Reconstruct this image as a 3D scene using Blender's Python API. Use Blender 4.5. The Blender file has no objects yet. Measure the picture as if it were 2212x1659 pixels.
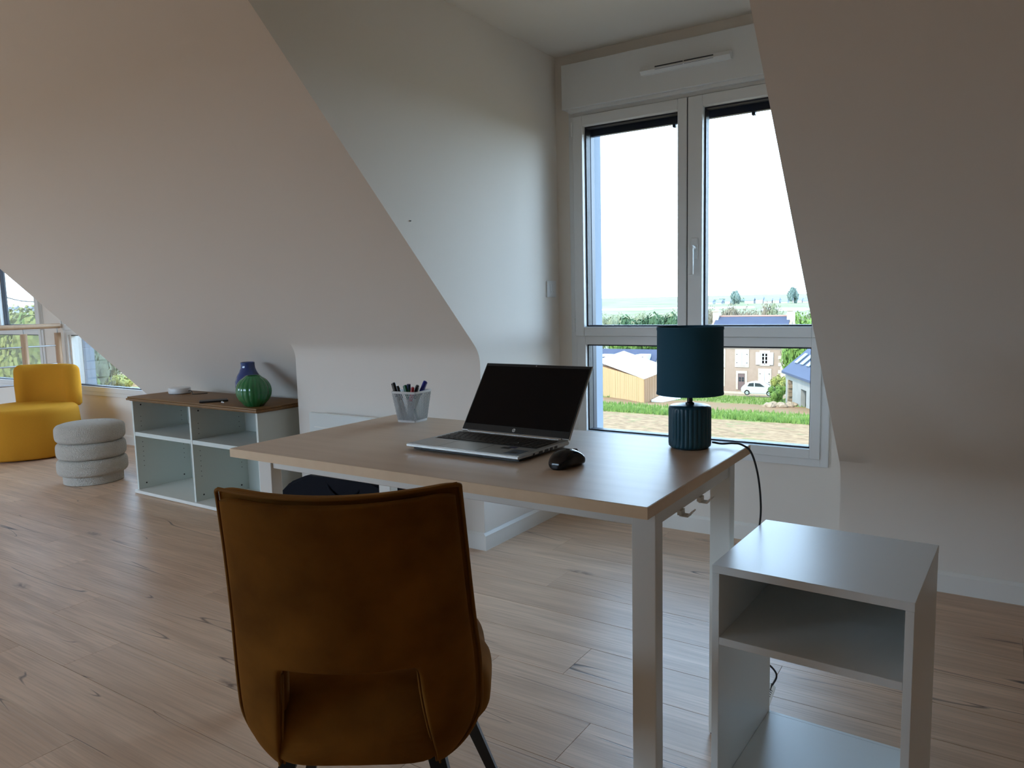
import bpy, bmesh, math, random
from mathutils import Vector, Matrix, noise
R = math.radians; PI = math.pi
C = bpy.context.scene.collection
sc = bpy.context.scene
random.seed(7)

# ------------------------------------------------------------------ camera
CAM_H = 1.13; YAW, PITCH, ROLL, FPX = -33.303, -6.359, -1.358, 1604.3
y_, p_, r_ = R(YAW), R(PITCH), R(ROLL)
fw = Vector((math.sin(y_)*math.cos(p_), math.cos(y_)*math.cos(p_), math.sin(p_)))
rt = Vector((math.cos(y_), -math.sin(y_), 0)); up = rt.cross(fw)
rt2 = rt*math.cos(r_) + up*math.sin(r_); up2 = rt2.cross(fw)
cd = bpy.data.cameras.new('camera'); cam = bpy.data.objects.new('camera', cd); C.objects.link(cam)
m3 = Matrix((rt2, up2, -fw)).transposed(); cam.matrix_world = Matrix.Translation((0, 0, CAM_H)) @ m3.to_4x4()
cd.sensor_fit = 'HORIZONTAL'; cd.sensor_width = 36; cd.lens = FPX*36/2212; cd.clip_start = .02; cd.clip_end = 4000
sc.camera = cam

# ------------------------------------------------------------------ world, sun, exposure
w = bpy.data.worlds.new('sky'); sc.world = w; w.use_nodes = True; nt = w.node_tree; nt.nodes.clear()
wo = nt.nodes.new('ShaderNodeOutputWorld')
bg1 = nt.nodes.new('ShaderNodeBackground'); 
# hazy bright sky: palest and brightest at the horizon, bluer and dimmer towards the zenith
tcw = nt.nodes.new('ShaderNodeTexCoord'); sxw = nt.nodes.new('ShaderNodeSeparateXYZ'); nt.links.new(tcw.outputs['Generated'], sxw.inputs[0])
rw_ = nt.nodes.new('ShaderNodeValToRGB'); nt.links.new(sxw.outputs[2], rw_.inputs[0]); cr_ = rw_.color_ramp
cr_.elements[0].position = 0; cr_.elements[0].color = (.66, .82, 1.0, 1); cr_.elements[1].position = 1; cr_.elements[1].color = (.13, .22, .36, 1)
for p_, c_ in ((.15, (.52, .70, .93, 1)), (.35, (.36, .50, .70, 1)), (.60, (.20, .31, .48, 1))):
    e_ = cr_.elements.new(p_); e_.color = c_
nt.links.new(rw_.outputs[0], bg1.inputs[0]); bg1.inputs[1].default_value = 9.6
nt.links.new(bg1.outputs[0], wo.inputs[0])
sl = bpy.data.lights.new('sun', 'SUN'); sl.energy = 4.2; sl.angle = R(3); sl.color = (1, .86, .68)
sun = bpy.data.objects.new('sun', sl); C.objects.link(sun); sun.rotation_euler = (R(42), 0, R(-20))
def portal(name, loc, rot, sx, sy):
    l = bpy.data.lights.new(name, 'AREA'); l.shape = 'RECTANGLE'; l.size = sx; l.size_y = sy; l.cycles.is_portal = True
    o = bpy.data.objects.new(name, l); C.objects.link(o); o.location = loc; o.rotation_euler = rot
portal('portal_main', (-1.22, 3.70, 1.2), (R(-90), 0, 0), 1.3, 1.8)
portal('portal_rear', (-6.0, -3.4, 1.2), (R(90), 0, 0), 5.0, 2.2)
portal('portal_left', (-7.5, 3.70, 1.2), (R(-90), 0, 0), 3.9, 1.8)
sc.view_settings.view_transform = 'Standard'; sc.view_settings.look = 'None'; sc.view_settings.gamma = 1
sc.view_settings.use_curve_mapping = False; sc.view_settings.exposure = 0.53
sc.cycles.max_bounces = 10; sc.cycles.diffuse_bounces = 7; sc.cycles.glossy_bounces = 4; sc.cycles.transparent_max_bounces = 12
sc.cycles.caustics_reflective = False; sc.cycles.caustics_refractive = False; sc.cycles.sample_clamp_indirect = 6

# ------------------------------------------------------------------ materials
MATS = {}
def mat(name, col, rough=.6, metal=0, spec=.5, noise_=None, bump=None, coat=0, sheen=0, coords='Object', alpha=None):
    """noise_=(scale vec, strength, second colour); bump=(scale, strength, distance)"""
    m = bpy.data.materials.new(name); m.use_nodes = True; t = m.node_tree; b = t.nodes['Principled BSDF']
    b.inputs['Base Color'].default_value = (*col, 1); b.inputs['Roughness'].default_value = rough; b.inputs['Metallic'].default_value = metal
    b.inputs['Specular IOR Level'].default_value = spec; b.inputs['Coat Weight'].default_value = coat
    if sheen: b.inputs['Sheen Weight'].default_value = sheen; b.inputs['Sheen Tint'].default_value = (*[min(1, c_*2.2) for c_ in col], 1); b.inputs['Sheen Roughness'].default_value = .4
    if noise_ or bump:
        tc = t.nodes.new('ShaderNodeTexCoord'); mp = t.nodes.new('ShaderNodeMapping'); t.links.new(tc.outputs[coords], mp.inputs[0])
    if noise_:
        s, k, c2 = noise_; mp.inputs['Scale'].default_value = s if hasattr(s, '__len__') else (s, s, s)
        n = t.nodes.new('ShaderNodeTexNoise'); n.inputs['Scale'].default_value = 1; n.inputs['Detail'].default_value = 6; t.links.new(mp.outputs[0], n.inputs['Vector'])
        rp = t.nodes.new('ShaderNodeMapRange'); rp.inputs[1].default_value = .35; rp.inputs[2].default_value = .65; rp.inputs[4].default_value = k; t.links.new(n.outputs['Fac'], rp.inputs[0])
        mx = t.nodes.new('ShaderNodeMix'); mx.data_type = 'RGBA'; mx.inputs[6].default_value = (*col, 1); mx.inputs[7].default_value = (*c2, 1)
        t.links.new(rp.outputs[0], mx.inputs[0]); t.links.new(mx.outputs[2], b.inputs['Base Color'])
    if bump:
        n2 = t.nodes.new('ShaderNodeTexNoise'); n2.inputs['Scale'].default_value = bump[0]; n2.inputs['Detail'].default_value = 4; t.links.new(tc.outputs[coords], n2.inputs['Vector'])
        bp = t.nodes.new('ShaderNodeBump'); bp.inputs['Strength'].default_value = bump[1]; bp.inputs['Distance'].default_value = bump[2]
        t.links.new(n2.outputs['Fac'], bp.inputs['Height']); t.links.new(bp.outputs[0], b.inputs['Normal'])
    MATS[name] = m; return m
WALL = mat('wall_paint', (.775, .725, .665), .85, spec=.25, bump=(260, .12, .002))
CEIL = mat('ceiling_paint', (.78, .74, .685), .85, spec=.25, bump=(260, .1, .002))
PAINT = mat('skirting_paint', (.78, .77, .73), .45)
PVC = mat('white_pvc', (.72, .73, .73), .35)
NAVY = mat('dark_shutter', (.02, .025, .05), .4)
GASKET = mat('black_gasket', (.01, .011, .02), .5)
REVEAL = mat('outer_reveal_paint', (.26, .30, .36), .8)
METALW = mat('white_lacquer', (.74, .73, .68), .38)
MELA = mat('white_melamine', (.72, .73, .71), .33, bump=(500, .05, .001))
MELAC = mat('white_shelf_board', (.62, .66, .62), .5)
BLACKP = mat('black_plastic', (.012, .012, .013), .35)
GLOSSB = mat('glossy_black', (.004, .004, .005), .09, spec=.35)
SCREEN = mat('screen_glass', (.003, .003, .004), .14, spec=.18)
BEZEL = mat('screen_bezel', (.010, .012, .013), .5)
ALU = mat('aluminium', (.50, .51, .51), .36, metal=.75)
ALUL = mat('polished_aluminium_edge', (.80, .82, .80), .25, metal=.6)
KEYM = mat('key_plastic', (.013, .013, .014), .45)
TEAL = mat('teal_ceramic', (.010, .075, .120), .33, bump=(90, .1, .002))
TEALS = mat('teal_fabric', (.010, .075, .125), .85, bump=(900, .4, .001))
GREEN = mat('green_glaze', (.012, .145, .045), .12, coat=.5, noise_=(14, .6, (.02, .19, .06)))
BLUE = mat('blue_glaze', (.015, .05, .20), .12, coat=.5)
MUST = mat('mustard_wool', (.56, .25, .022), .95, spec=.1, noise_=(420, .5, (.42, .18, .016)), bump=(500, .5, .002), sheen=.25)
BOUC = mat('cream_boucle', (.70, .65, .57), .95, spec=.1, noise_=(120, .35, (.56, .52, .45)), bump=(150, 1.0, .02), sheen=.2)
VELV = mat('cognac_velvet', (.225, .092, .016), .92, spec=.04, noise_=((7, 7, 7), .75, (.095, .037, .008)), bump=(300, .1, .001), sheen=.2)
VELE = mat('cognac_piping', (.20, .085, .014), .75, spec=.15, sheen=.4)
BLKM = mat('black_metal', (.01, .01, .01), .4, metal=.3)
STEEL = mat('brushed_steel', (.55, .56, .58), .28, metal=.95)
BEECH = mat('beech_wood', (.52, .34, .21), .45, noise_=((14, 14, 2), .6, (.42, .26, .15)))
BAG = mat('black_nylon', (.003, .0035, .007), .8, spec=.15, bump=(300, .3, .002))
TAG = mat('white_paper', (.7, .69, .64), .7)
HEAT = mat('heater_glass', (.66, .70, .68), .15, coat=.3)

def glassmat():
    m = bpy.data.materials.new('window_glass'); m.use_nodes = True; t = m.node_tree; t.nodes.clear()
    o = t.nodes.new('ShaderNodeOutputMaterial'); tr = t.nodes.new('ShaderNodeBsdfTransparent'); tr.inputs[0].default_value = (.96, .975, .97, 1)
    g = t.nodes.new('ShaderNodeBsdfGlossy'); g.inputs['Roughness'].default_value = .01
    f = t.nodes.new('ShaderNodeLayerWeight'); f.inputs[0].default_value = .12
    mu = t.nodes.new('ShaderNodeMath'); mu.operation = 'MULTIPLY'; mu.inputs[1].default_value = .35; t.links.new(f.outputs['Fresnel'], mu.inputs[0])
    mx = t.nodes.new('ShaderNodeMixShader'); t.links.new(mu.outputs[0], mx.inputs[0]); t.links.new(tr.outputs[0], mx.inputs[1]); t.links.new(g.outputs[0], mx.inputs[2]); t.links.new(mx.outputs[0], o.inputs[0])
    return m
GLASS = glassmat()

def oakfloor():
    m = bpy.data.materials.new('oak_laminate'); m.use_nodes = True; t = m.node_tree; N = t.nodes; L = t.links; b = N['Principled BSDF']
    tc = N.new('ShaderNodeTexCoord'); oi = N.new('ShaderNodeObjectInfo')
    off = N.new('ShaderNodeVectorMath'); off.operation = 'SCALE'; cmb = N.new('ShaderNodeCombineXYZ')
    L.new(oi.outputs['Random'], cmb.inputs[0]); L.new(oi.outputs['Random'], cmb.inputs[1]); cmb.inputs[2].default_value = .3
    L.new(cmb.outputs[0], off.inputs[0]); off.inputs['Scale'].default_value = 63.7
    add = N.new('ShaderNodeVectorMath'); L.new(tc.outputs['Object'], add.inputs[0]); L.new(off.outputs[0], add.inputs[1])
    def mapped(s):
        mp = N.new('ShaderNodeMapping'); mp.inputs['Scale'].default_value = s; L.new(add.outputs[0], mp.inputs[0]); return mp.outputs[0]
    def nz(s, det=5, dist=0, rough=.5):
        n = N.new('ShaderNodeTexNoise'); n.inputs['Scale'].default_value = 1; n.inputs['Detail'].default_value = det; n.inputs['Distortion'].default_value = dist; n.inputs['Roughness'].default_value = rough
        L.new(mapped(s), n.inputs['Vector']); return n.outputs['Fac']
    def rng(v, a, b_, c=0, d=1):
        n = N.new('ShaderNodeMapRange'); n.inputs[1].default_value = a; n.inputs[2].default_value = b_; n.inputs[3].default_value = c; n.inputs[4].default_value = d; L.new(v, n.inputs[0]); return n.outputs[0]
    def mixc(f, a, b_):
        n = N.new('ShaderNodeMix'); n.data_type = 'RGBA'; L.new(f, n.inputs[0])
        for i, v in ((6, a), (7, b_)):
            if isinstance(v, tuple): n.inputs[i].default_value = (*v, 1)
            else: L.new(v, n.inputs[i])
        return n.outputs[2]
    def math_(op, a, b_):
        n = N.new('ShaderNodeMath'); n.operation = op
        for i, v in ((0, a), (1, b_)):
            if isinstance(v, (int, float)): n.inputs[i].default_value = v
            else: L.new(v, n.inputs[i])
        return n.outputs[0]
    base = mixc(rng(oi.outputs['Random'], 0, 1), (.78, .555, .385), (.66, .45, .30))
    g1 = rng(nz((1.6, 16, 1), 5, .6), .35, .68, 0, .75); c = mixc(g1, base, (.48, .315, .205))
    g2 = rng(nz((4, 150, 1), 3, .2), .42, .72, 0, .48); c = mixc(g2, c, (.38, .255, .175))
    # cathedral rings
    wv = N.new('ShaderNodeTexWave'); wv.wave_type = 'RINGS'; wv.rings_direction = 'Z'; wv.inputs['Scale'].default_value = 1.1; wv.inputs['Distortion'].default_value = 5; wv.inputs['Detail'].default_value = 3; wv.inputs['Detail Scale'].default_value = 1.2
    L.new(mapped((2.0, 16, 1)), wv.inputs['Vector'])
    ring = math_('MULTIPLY', rng(wv.outputs['Fac'], .55, 1, 0, .33), rng(nz((.9, 4, 1), 2), .48, .62)); c = mixc(ring, c, (.62, .48, .37))
    # knots
    vo = N.new('ShaderNodeTexVoronoi'); vo.inputs['Scale'].default_value = 1; L.new(mapped((2.6, 7.5, 1)), vo.inputs['Vector'])
    kn = math_('MULTIPLY', rng(vo.outputs['Distance'], .20, .03), rng(nz((1.7, 3.1, 1), 1), .48, .54)); kn = math_('MULTIPLY', kn, rng(nz((30, 70, 1), 3), .35, .6, .25, 1)); c = mixc(kn, c, (.13, .08, .06))
    # long dark cracks
    def crack(sx, sy, o_, th, wd):
        a = nz((sx, sy, 1 + o_), 0, .12); d = math_('ABSOLUTE', math_('SUBTRACT', a, .5), 0)
        ln = rng(d, wd, 0, 0, 1); mk = rng(nz((1.5, 8, 3 + o_), 1), th, th + .035); return math_('MULTIPLY', ln, mk)
    ck = crack(.55, 10, 0, .585, .0065); c = mixc(ck, c, (.045, .03, .03))
    ck2 = crack(1.3, 17, 5, .59, .010); c = mixc(math_('MULTIPLY', ck2, .8), c, (.06, .04, .035))
    L.new(c, b.inputs['Base Color']); L.new(rng(g2, 0, 1, .36, .50), b.inputs['Roughness']); b.inputs['Specular IOR Level'].default_value = .5
    bp = N.new('ShaderNodeBump'); bp.inputs['Strength'].default_value = .25; bp.inputs['Distance'].default_value = .001
    L.new(math_('SUBTRACT', math_('MULTIPLY', g2, -.5), ck), bp.inputs['Height']); L.new(bp.outputs[0], b.inputs['Normal'])
    return m
OAK = oakfloor()
BIRCH = mat('birch_board', (.64, .485, .35), .37, spec=.38, noise_=((2.2, 34, 3), .5, (.56, .41, .285)))
BIRCHE = mat('birch_edge_band', (.76, .57, .37), .45, noise_=((30, 30, 30), .4, (.68, .49, .30)))
OAKTOP = mat('oak_veneer', (.215, .105, .026), .55, noise_=((3, 60, 3), .7, (.15, .075, .026)))

# ------------------------------------------------------------------ mesh helpers
def bx(bm, x0, y0, z0, x1, y1, z1, bev=0, seg=1):
    vs = [bm.verts.new((x, y, z)) for z in (z0, z1) for y in (y0, y1) for x in (x0, x1)]
    fs = [bm.faces.new([vs[i] for i in q]) for q in ((0, 2, 3, 1), (4, 5, 7, 6), (0, 1, 5, 4), (2, 6, 7, 3), (0, 4, 6, 2), (1, 3, 7, 5))]
    if bev:
        es = list({e for f in fs for e in f.edges}); bmesh.ops.bevel(bm, geom=es, offset=bev, segments=seg, affect='EDGES', profile=.5)
    return bm
def lathe(bm, prof, n=48, cx=0, cy=0, sx=1, sy=1, ribs=0, amp=0, closed=False, ribz=None, abs_rib=False):
    rings = []
    for r, z in prof:
        ring = []
        for i in range(n):
            a = 2*PI*i/n; k = 1
            if ribs and (ribz is None or ribz[0] <= z <= ribz[1]):
                k = 1 - amp*(1 - abs(math.sin(ribs*a/2))) if abs_rib else 1 + amp*math.cos(ribs*a)
            ring.append(bm.verts.new((cx + r*k*math.cos(a)*sx, cy + r*k*math.sin(a)*sy, z)))
        rings.append(ring)
    for a, b in zip(rings, rings[1:]):
        for i in range(n): bm.faces.new((a[i], a[(i+1) % n], b[(i+1) % n], b[i]))
    if not closed:
        if prof[0][0] > 1e-5: bm.faces.new(rings[0][::-1])
        if prof[-1][0] > 1e-5: bm.faces.new(rings[-1])
    else:
        a, b = rings[-1], rings[0]
        for i in range(n): bm.faces.new((a[i], a[(i+1) % n], b[(i+1) % n], b[i]))
    return bm
def tube(bm, pts, r, n=8, taper=None):
    pts = [Vector(p) for p in pts]; rings = []; u = None
    for i, p in enumerate(pts):
        d = (pts[min(i+1, len(pts)-1)] - pts[max(i-1, 0)]).normalized()
        if u is None: u = d.orthogonal().normalized()
        u = (u - d*u.dot(d)).normalized(); v = d.cross(u); rr = r if taper is None else r + (taper - r)*i/(len(pts)-1)
        rings.append([bm.verts.new(p + u*rr*math.cos(2*PI*k/n) + v*rr*math.sin(2*PI*k/n)) for k in range(n)])
    for a, b in zip(rings, rings[1:]):
        for k in range(n): bm.faces.new((a[k], a[(k+1) % n], b[(k+1) % n], b[k]))
    bm.faces.new(rings[0][::-1]); bm.faces.new(rings[-1]); return bm
def smooth_path(pts, n=8):
    P = [Vector(p) for p in pts]; P = [P[0]*2-P[1]] + P + [P[-1]*2-P[-2]]; out = []
    for i in range(1, len(P)-2):
        for k in range(n):
            t = k/n; a, b, c, d = P[i-1:i+3]
            out.append(.5*((2*b) + (c-a)*t + (2*a-5*b+4*c-d)*t*t + (3*b-a-3*c+d)*t**3))
    out.append(P[-2]); return out
def prism(bm, poly, axis, a, b):
    """poly 2D; extruded along axis 'x' (poly=(y,z)), 'y' (poly=(x,z)) or 'z' (poly=(x,y))"""
    def P(u, v, t): return (t, u, v) if axis == 'x' else (u, t, v) if axis == 'y' else (u, v, t)
    A = [bm.verts.new(P(u, v, a)) for u, v in poly]; B = [bm.verts.new(P(u, v, b)) for u, v in poly]; n = len(poly)
    bm.faces.new(A); bm.faces.new(B[::-1])
    for i in range(n): bm.faces.new((A[i], B[i], B[(i+1) % n], A[(i+1) % n]))
    return bm
def obj(name, bm, m, parent=None, smooth=None, mods=(), kind=None, label=None):
    bmesh.ops.recalc_face_normals(bm, faces=bm.faces[:]); me = bpy.data.meshes.new(name); bm.to_mesh(me); bm.free()
    for mm in (m if isinstance(m, (list, tuple)) else [m]): me.materials.append(mm)
    o = bpy.data.objects.new(name, me); C.objects.link(o)
    if parent: o.parent = parent
    if smooth is not None:
        for f in me.polygons: f.use_smooth = True
        if smooth < 180:
            me.update(); ce = {}
            cosv = math.cos(R(smooth)); bm2 = bmesh.new(); bm2.from_mesh(me)
            for e in bm2.edges:
                if len(e.link_faces) == 2 and e.link_faces[0].normal.dot(e.link_faces[1].normal) < cosv: e.smooth = False
            bm2.to_mesh(me); bm2.free()
    for k, kw in mods:
        md = o.modifiers.new(k.lower(), k)
        for a, v in kw.items(): setattr(md, a, v)
    if kind: o['kind'] = kind
    if label: o['label'] = label
    return o
def tag(o, label, cat, group=None):
    o['label'] = label; o['category'] = cat
    if group: o['group'] = group
    return o
def thing(name, label, cat, loc=(0, 0, 0), rotz=0, group=None):
    o = bpy.data.objects.new(name, None); C.objects.link(o); o.location = loc; o.rotation_euler = (0, 0, rotz); o.empty_display_size = .1
    return tag(o, label, cat, group)
def struct(name, bm, m, parent=None, smooth=None, label=None):
    o = obj(name, bm, m, parent, smooth=smooth)
    if not parent: o['kind'] = 'structure'
    if label: o['label'] = label
    return o
def sempty(name, loc=(0, 0, 0)):
    o = bpy.data.objects.new(name, None); C.objects.link(o); o.location = loc; o['kind'] = 'structure'; return o
def B(*a, **k): return bx(bmesh.new(), *a, **k)

# ------------------------------------------------------------------ room shell
YK, YW, YD, XA, XB, XC, XL, ZB, ZC = 2.683, 3.4035, 3.149, -3.144, -1.931, -.506, -5.242, .903, 2.343
XR, XLL, YB, ZR = 2.3, -9.4, -3.2, 2.46
zs = lambda y: ZB - (y - YK)*1.005
ys = lambda z: YK + (ZB - z)/1.005
RAIL_X = -7.0
# floor planks
fl = sempty('floor')
struct('subfloor', B(RAIL_X - .06, YB, -.3, XR, YW + .2, -.0125), mat('subfloor_board', (.12, .09, .07), .8), fl)
PW, PL = .1925, 1.29
rows = int((YW - YB)/PW) + 1; seedo = [.55, .1, .83, .37, .68, .22, .94, .46]
meshes = {}
for j in range(rows):
    y0 = YW - (j + 1)*PW + .004; y1 = y0 + PW
    y0c = max(y0, YB)
    x = RAIL_X - .04 - PL*seedo[j*5 % 8]
    while x < XR:
        a, b = max(x, RAIL_X - .05), min(x + PL, XR)
        if b - a > .02:
            key = (round(b - a, 3), round(y1 - y0c, 3))
            if key not in meshes:
                bm = bmesh.new(); bx(bm, 0, 0, -.012, key[0] - .0007, key[1] - .0007, 0)
                es = [e for e in bm.edges if all(v.co.z > -.001 for v in e.verts)]; bmesh.ops.bevel(bm, geom=es, offset=.0006, segments=1, affect='EDGES')
                bmesh.ops.recalc_face_normals(bm, faces=bm.faces[:]); me = bpy.data.meshes.new('floor_plank'); bm.to_mesh(me); bm.free(); me.materials.append(OAK); meshes[key] = me
            o = bpy.data.objects.new('floor_plank', meshes[key]); C.objects.link(o); o.location = (a, y0c, 0); o.parent = fl
        x += PL
# slope profiles
def fillet(yb, zb, t=.055, n=7):
    """points of the curve between the 45 deg slope and the vertical wall at y=yb"""
    r = t/math.tan(R(22.5)); cy, cz = yb - r, zb - t; pts = []
    for i in range(n + 1):
        a = R(45)*(1 - i/n); pts.append((cy + r*math.cos(a), cz + r*math.sin(a)))
    return pts   # top (slope tangent) to bottom (vertical tangent)
def slope_poly(yk, th=.14):
    zb = zs(yk); f = fillet(yk, zb)
    return [(ys(ZR), ZR)] + f + [(yk, 0), (yk, -.012), (yk + th, -.012), (yk + th, zb + .06), (ys(ZR) + .2, ZR)]
struct('wall_slope_left', prism(bmesh.new(), slope_poly(YD), 'x', XL, XB), WALL, smooth=30)
struct('wall_slope_right', prism(bmesh.new(), slope_poly(YD), 'x', XC, XR), WALL, smooth=30)
f = fillet(YK, ZB); top = (f[0][0] - .004, f[0][1] + .004)
struct('wall_knee', prism(bmesh.new(), [(a, b) for a, b in f] + [(YK, -.012), (YD + .02, -.012), (YD + .02, zs(YD) - .0), (YK + .02, zs(YK + .02) + .03)], 'x', XA, XB), WALL, smooth=30)
def cheek_poly(yk, zc):
    zb = zs(yk); f = fillet(yk, zb)
    return [(yk, -.012)] + f[::-1] + [(ys(zc), zc), (YW + .02, zc), (YW + .02, -.012)]
struct('wall_cheek', prism(bmesh.new(), cheek_poly(YK + .0006, ZC + .05), 'x', XB - .1, XB + .0004), WALL)
struct('wall_cheek_right', prism(bmesh.new(), cheek_poly(YD + .0006, ZC + .05), 'x', XC - .0004, XC + .1), WALL)
struct('wall_cheek_stair', prism(bmesh.new(), cheek_poly(YD + .0006, ZC + .05), 'x', XL - .0004, XL + .1), WALL)
struct('ceiling_dormer', B(XB - .1, ys(ZC) - .1, ZC, XC + .1, YW + .2, ZC + .1), CEIL)
struct('ceiling_stair', B(XLL, ys(ZR) - .1, ZR + .001, XL + .1, YW + .2, ZR + .1), CEIL)
struct('ceiling', B(XLL, -1.2, ZR, XR + .1, ys(ZR) + .02, ZR + .12), CEIL)
def wall_y(x0, x1, z0, z1, holes, y0, y1):
    bm = bmesh.new(); xs = sorted({x0, x1} | {v for h in holes for v in h[:2]}); zz = sorted({z0, z1} | {v for h in holes for v in h[2:]})
    for a, b in zip(xs, xs[1:]):
        za = z0
        hs = [h for h in holes if h[0] <= a + 1e-6 and h[1] >= b - 1e-6]
        if not hs: bx(bm, a, y0, z0, b, y1, z1)
        else:
            h = hs[0]
            if h[2] > z0: bx(bm, a, y0, z0, b, y1, h[2])
            if h[3] < z1: bx(bm, a, y0, h[3], b, y1, z1)
    return bm
def frame_ring(bm, x0, x1, z0, z1, wd, y0, y1, wb=None, wt=None, bev=.002):
    wb = wd if wb is None else wb; wt = wd if wt is None else wt
    bx(bm, x0, y0, z0, x0 + wd, y1, z1, bev); bx(bm, x1 - wd, y0, z0, x1, y1, z1, bev)
    bx(bm, x0 + wd, y0, z0, x1 - wd, y1, z0 + wb, bev); bx(bm, x0 + wd, y0, z1 - wt, x1 - wd, y1, z1, bev)
# rear slope behind the camera; unseen glazed dormer added and sized for fill light
th = .14
def rear(u, off=0):   # u = distance down the slope from the flat ceiling
    return (-1.2 - u*.7071 - off*.7071, ZR - u*.7071 + off*.7071)
def rear_panel(x0, x1, u0, u1):
    a, b, c, d = rear(u0), rear(u1), rear(u1, th), rear(u0, th); bm = bmesh.new(); prism(bm, [a, b, c, d], 'x', x0, x1); return bm
UL = 2.83; DA, DB = -8.9, -3.1
struct('wall_slope_rear', rear_panel(XLL, DA, -.02, UL), WALL); struct('wall_slope_rear_right', rear_panel(DB, XR + .1, -.02, UL), WALL)
struct('ceiling_rear', B(DA - .1, YB - .14, ZR + .001, DB + .1, -1.2, ZR + .12), CEIL)
for x, nm in ((DA - .1, 'wall_cheek_rear'), (DB, 'wall_cheek_rear_right')): struct(nm, prism(bmesh.new(), [(-1.2, ZR), (YB, ZR), (YB, .46)], 'x', x, x + .1), WALL)
wh_ = (-8.7, -3.3, .06, 2.38)
struct('wall_back', wall_y(XLL, XR + .1, -.3, 2.6, [wh_], YB - .14, YB), WALL)
wn = sempty('window_fill_rear')
q = bmesh.new(); frame_ring(q, -8.7, -3.3, .06, 2.38, .06, YB - .10, YB - .03)
for i in (1, 2, 3): bx(q, -8.7 + 5.4*i/4 - .04, YB - .10, .12, -8.7 + 5.4*i/4 + .04, YB - .03, 2.32)
struct('window_frame', q, PVC, wn)
for i in range(4): struct('window_pane', B(-8.7 + 5.4*i/4 + .04, YB - .07, .12, -8.7 + 5.4*(i + 1)/4 - .04, YB - .064, 2.32), GLASS, wn)
struct('wall_right', B(XR, YB - .14, -.3, XR + .12, YW + .2, 2.6), WALL)
struct('wall_left', B(XLL - .12, YB - .14, -2.7, XLL, YW + .2, 2.6), WALL)
# window wall with openings
RZ0, RZ1 = .445, 2.10
main_hole = (-1.775, -.655, RZ0, RZ1)
left_holes = [(-9.02, -7.50, RZ0 + .02, RZ1), (-6.94, -5.50, RZ0 + .02, RZ1)]
lower = lambda hs, d: [(a, b, c - d, e) for a, b, c, e in hs]
struct('wall_front', wall_y(XLL, XR, -2.7, 2.6, lower([main_hole] + left_holes, .03), YW, YW + .09), WALL)
bm = bmesh.new(); me = bpy.data.meshes.new('t'); q = wall_y(XLL - .2, XR + .3, -3.3, 2.9, lower([main_hole] + left_holes, .08), YW + .092, YW + .19); q.to_mesh(me); bm.from_mesh(me); q.free()
struct('wall_outer', bm, REVEAL)
# stairwell pit
struct('wall_stairwell', B(RAIL_X - .1, -3.2, -2.7, RAIL_X - .0605, YW, -.02), WALL)
struct('floor_stairwell', B(XLL, -3.2, -2.8, RAIL_X - .1, YW, -2.7), OAK)
# skirting boards with a sloping top
def skirt(name, p0, p1, nrm, h=.08, t=.014):
    """board along p0->p1, thickness towards nrm (2D)"""
    bm = bmesh.new(); prof = [(0, 0), (t, 0), (t, h - .012), (t*.35, h), (0, h)]
    A = [bm.verts.new((p0[0] + nrm[0]*a, p0[1] + nrm[1]*a, b)) for a, b in prof]; Bv = [bm.verts.new((p1[0] + nrm[0]*a, p1[1] + nrm[1]*a, b)) for a, b in prof]
    bm.faces.new(A); bm.faces.new(Bv[::-1]); n = len(prof)
    for i in range(n): bm.faces.new((A[i], Bv[i], Bv[(i+1) % n], A[(i+1) % n]))
    return struct(name, bm, PAINT)
skirt('baseboard_knee', (XA, YK), (XB, YK), (0, -1))
skirt('baseboard_cheek', (XB, YK - .014), (XB, YW), (1, 0))
skirt('baseboard_window', (XB + .014, YW), (-1.06, YW), (0, -1)); skirt('baseboard_window_right', (-1.059, YW), (XC, YW), (0, -1))
skirt('baseboard_right', (XC, YD), (XR, YD), (0, -1)); skirt('baseboard_left', (XL, YD), (XA, YD), (0, -1))
skirt('baseboard_stair', (RAIL_X - .05, YW), (XL, YW), (0, -1))

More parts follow.
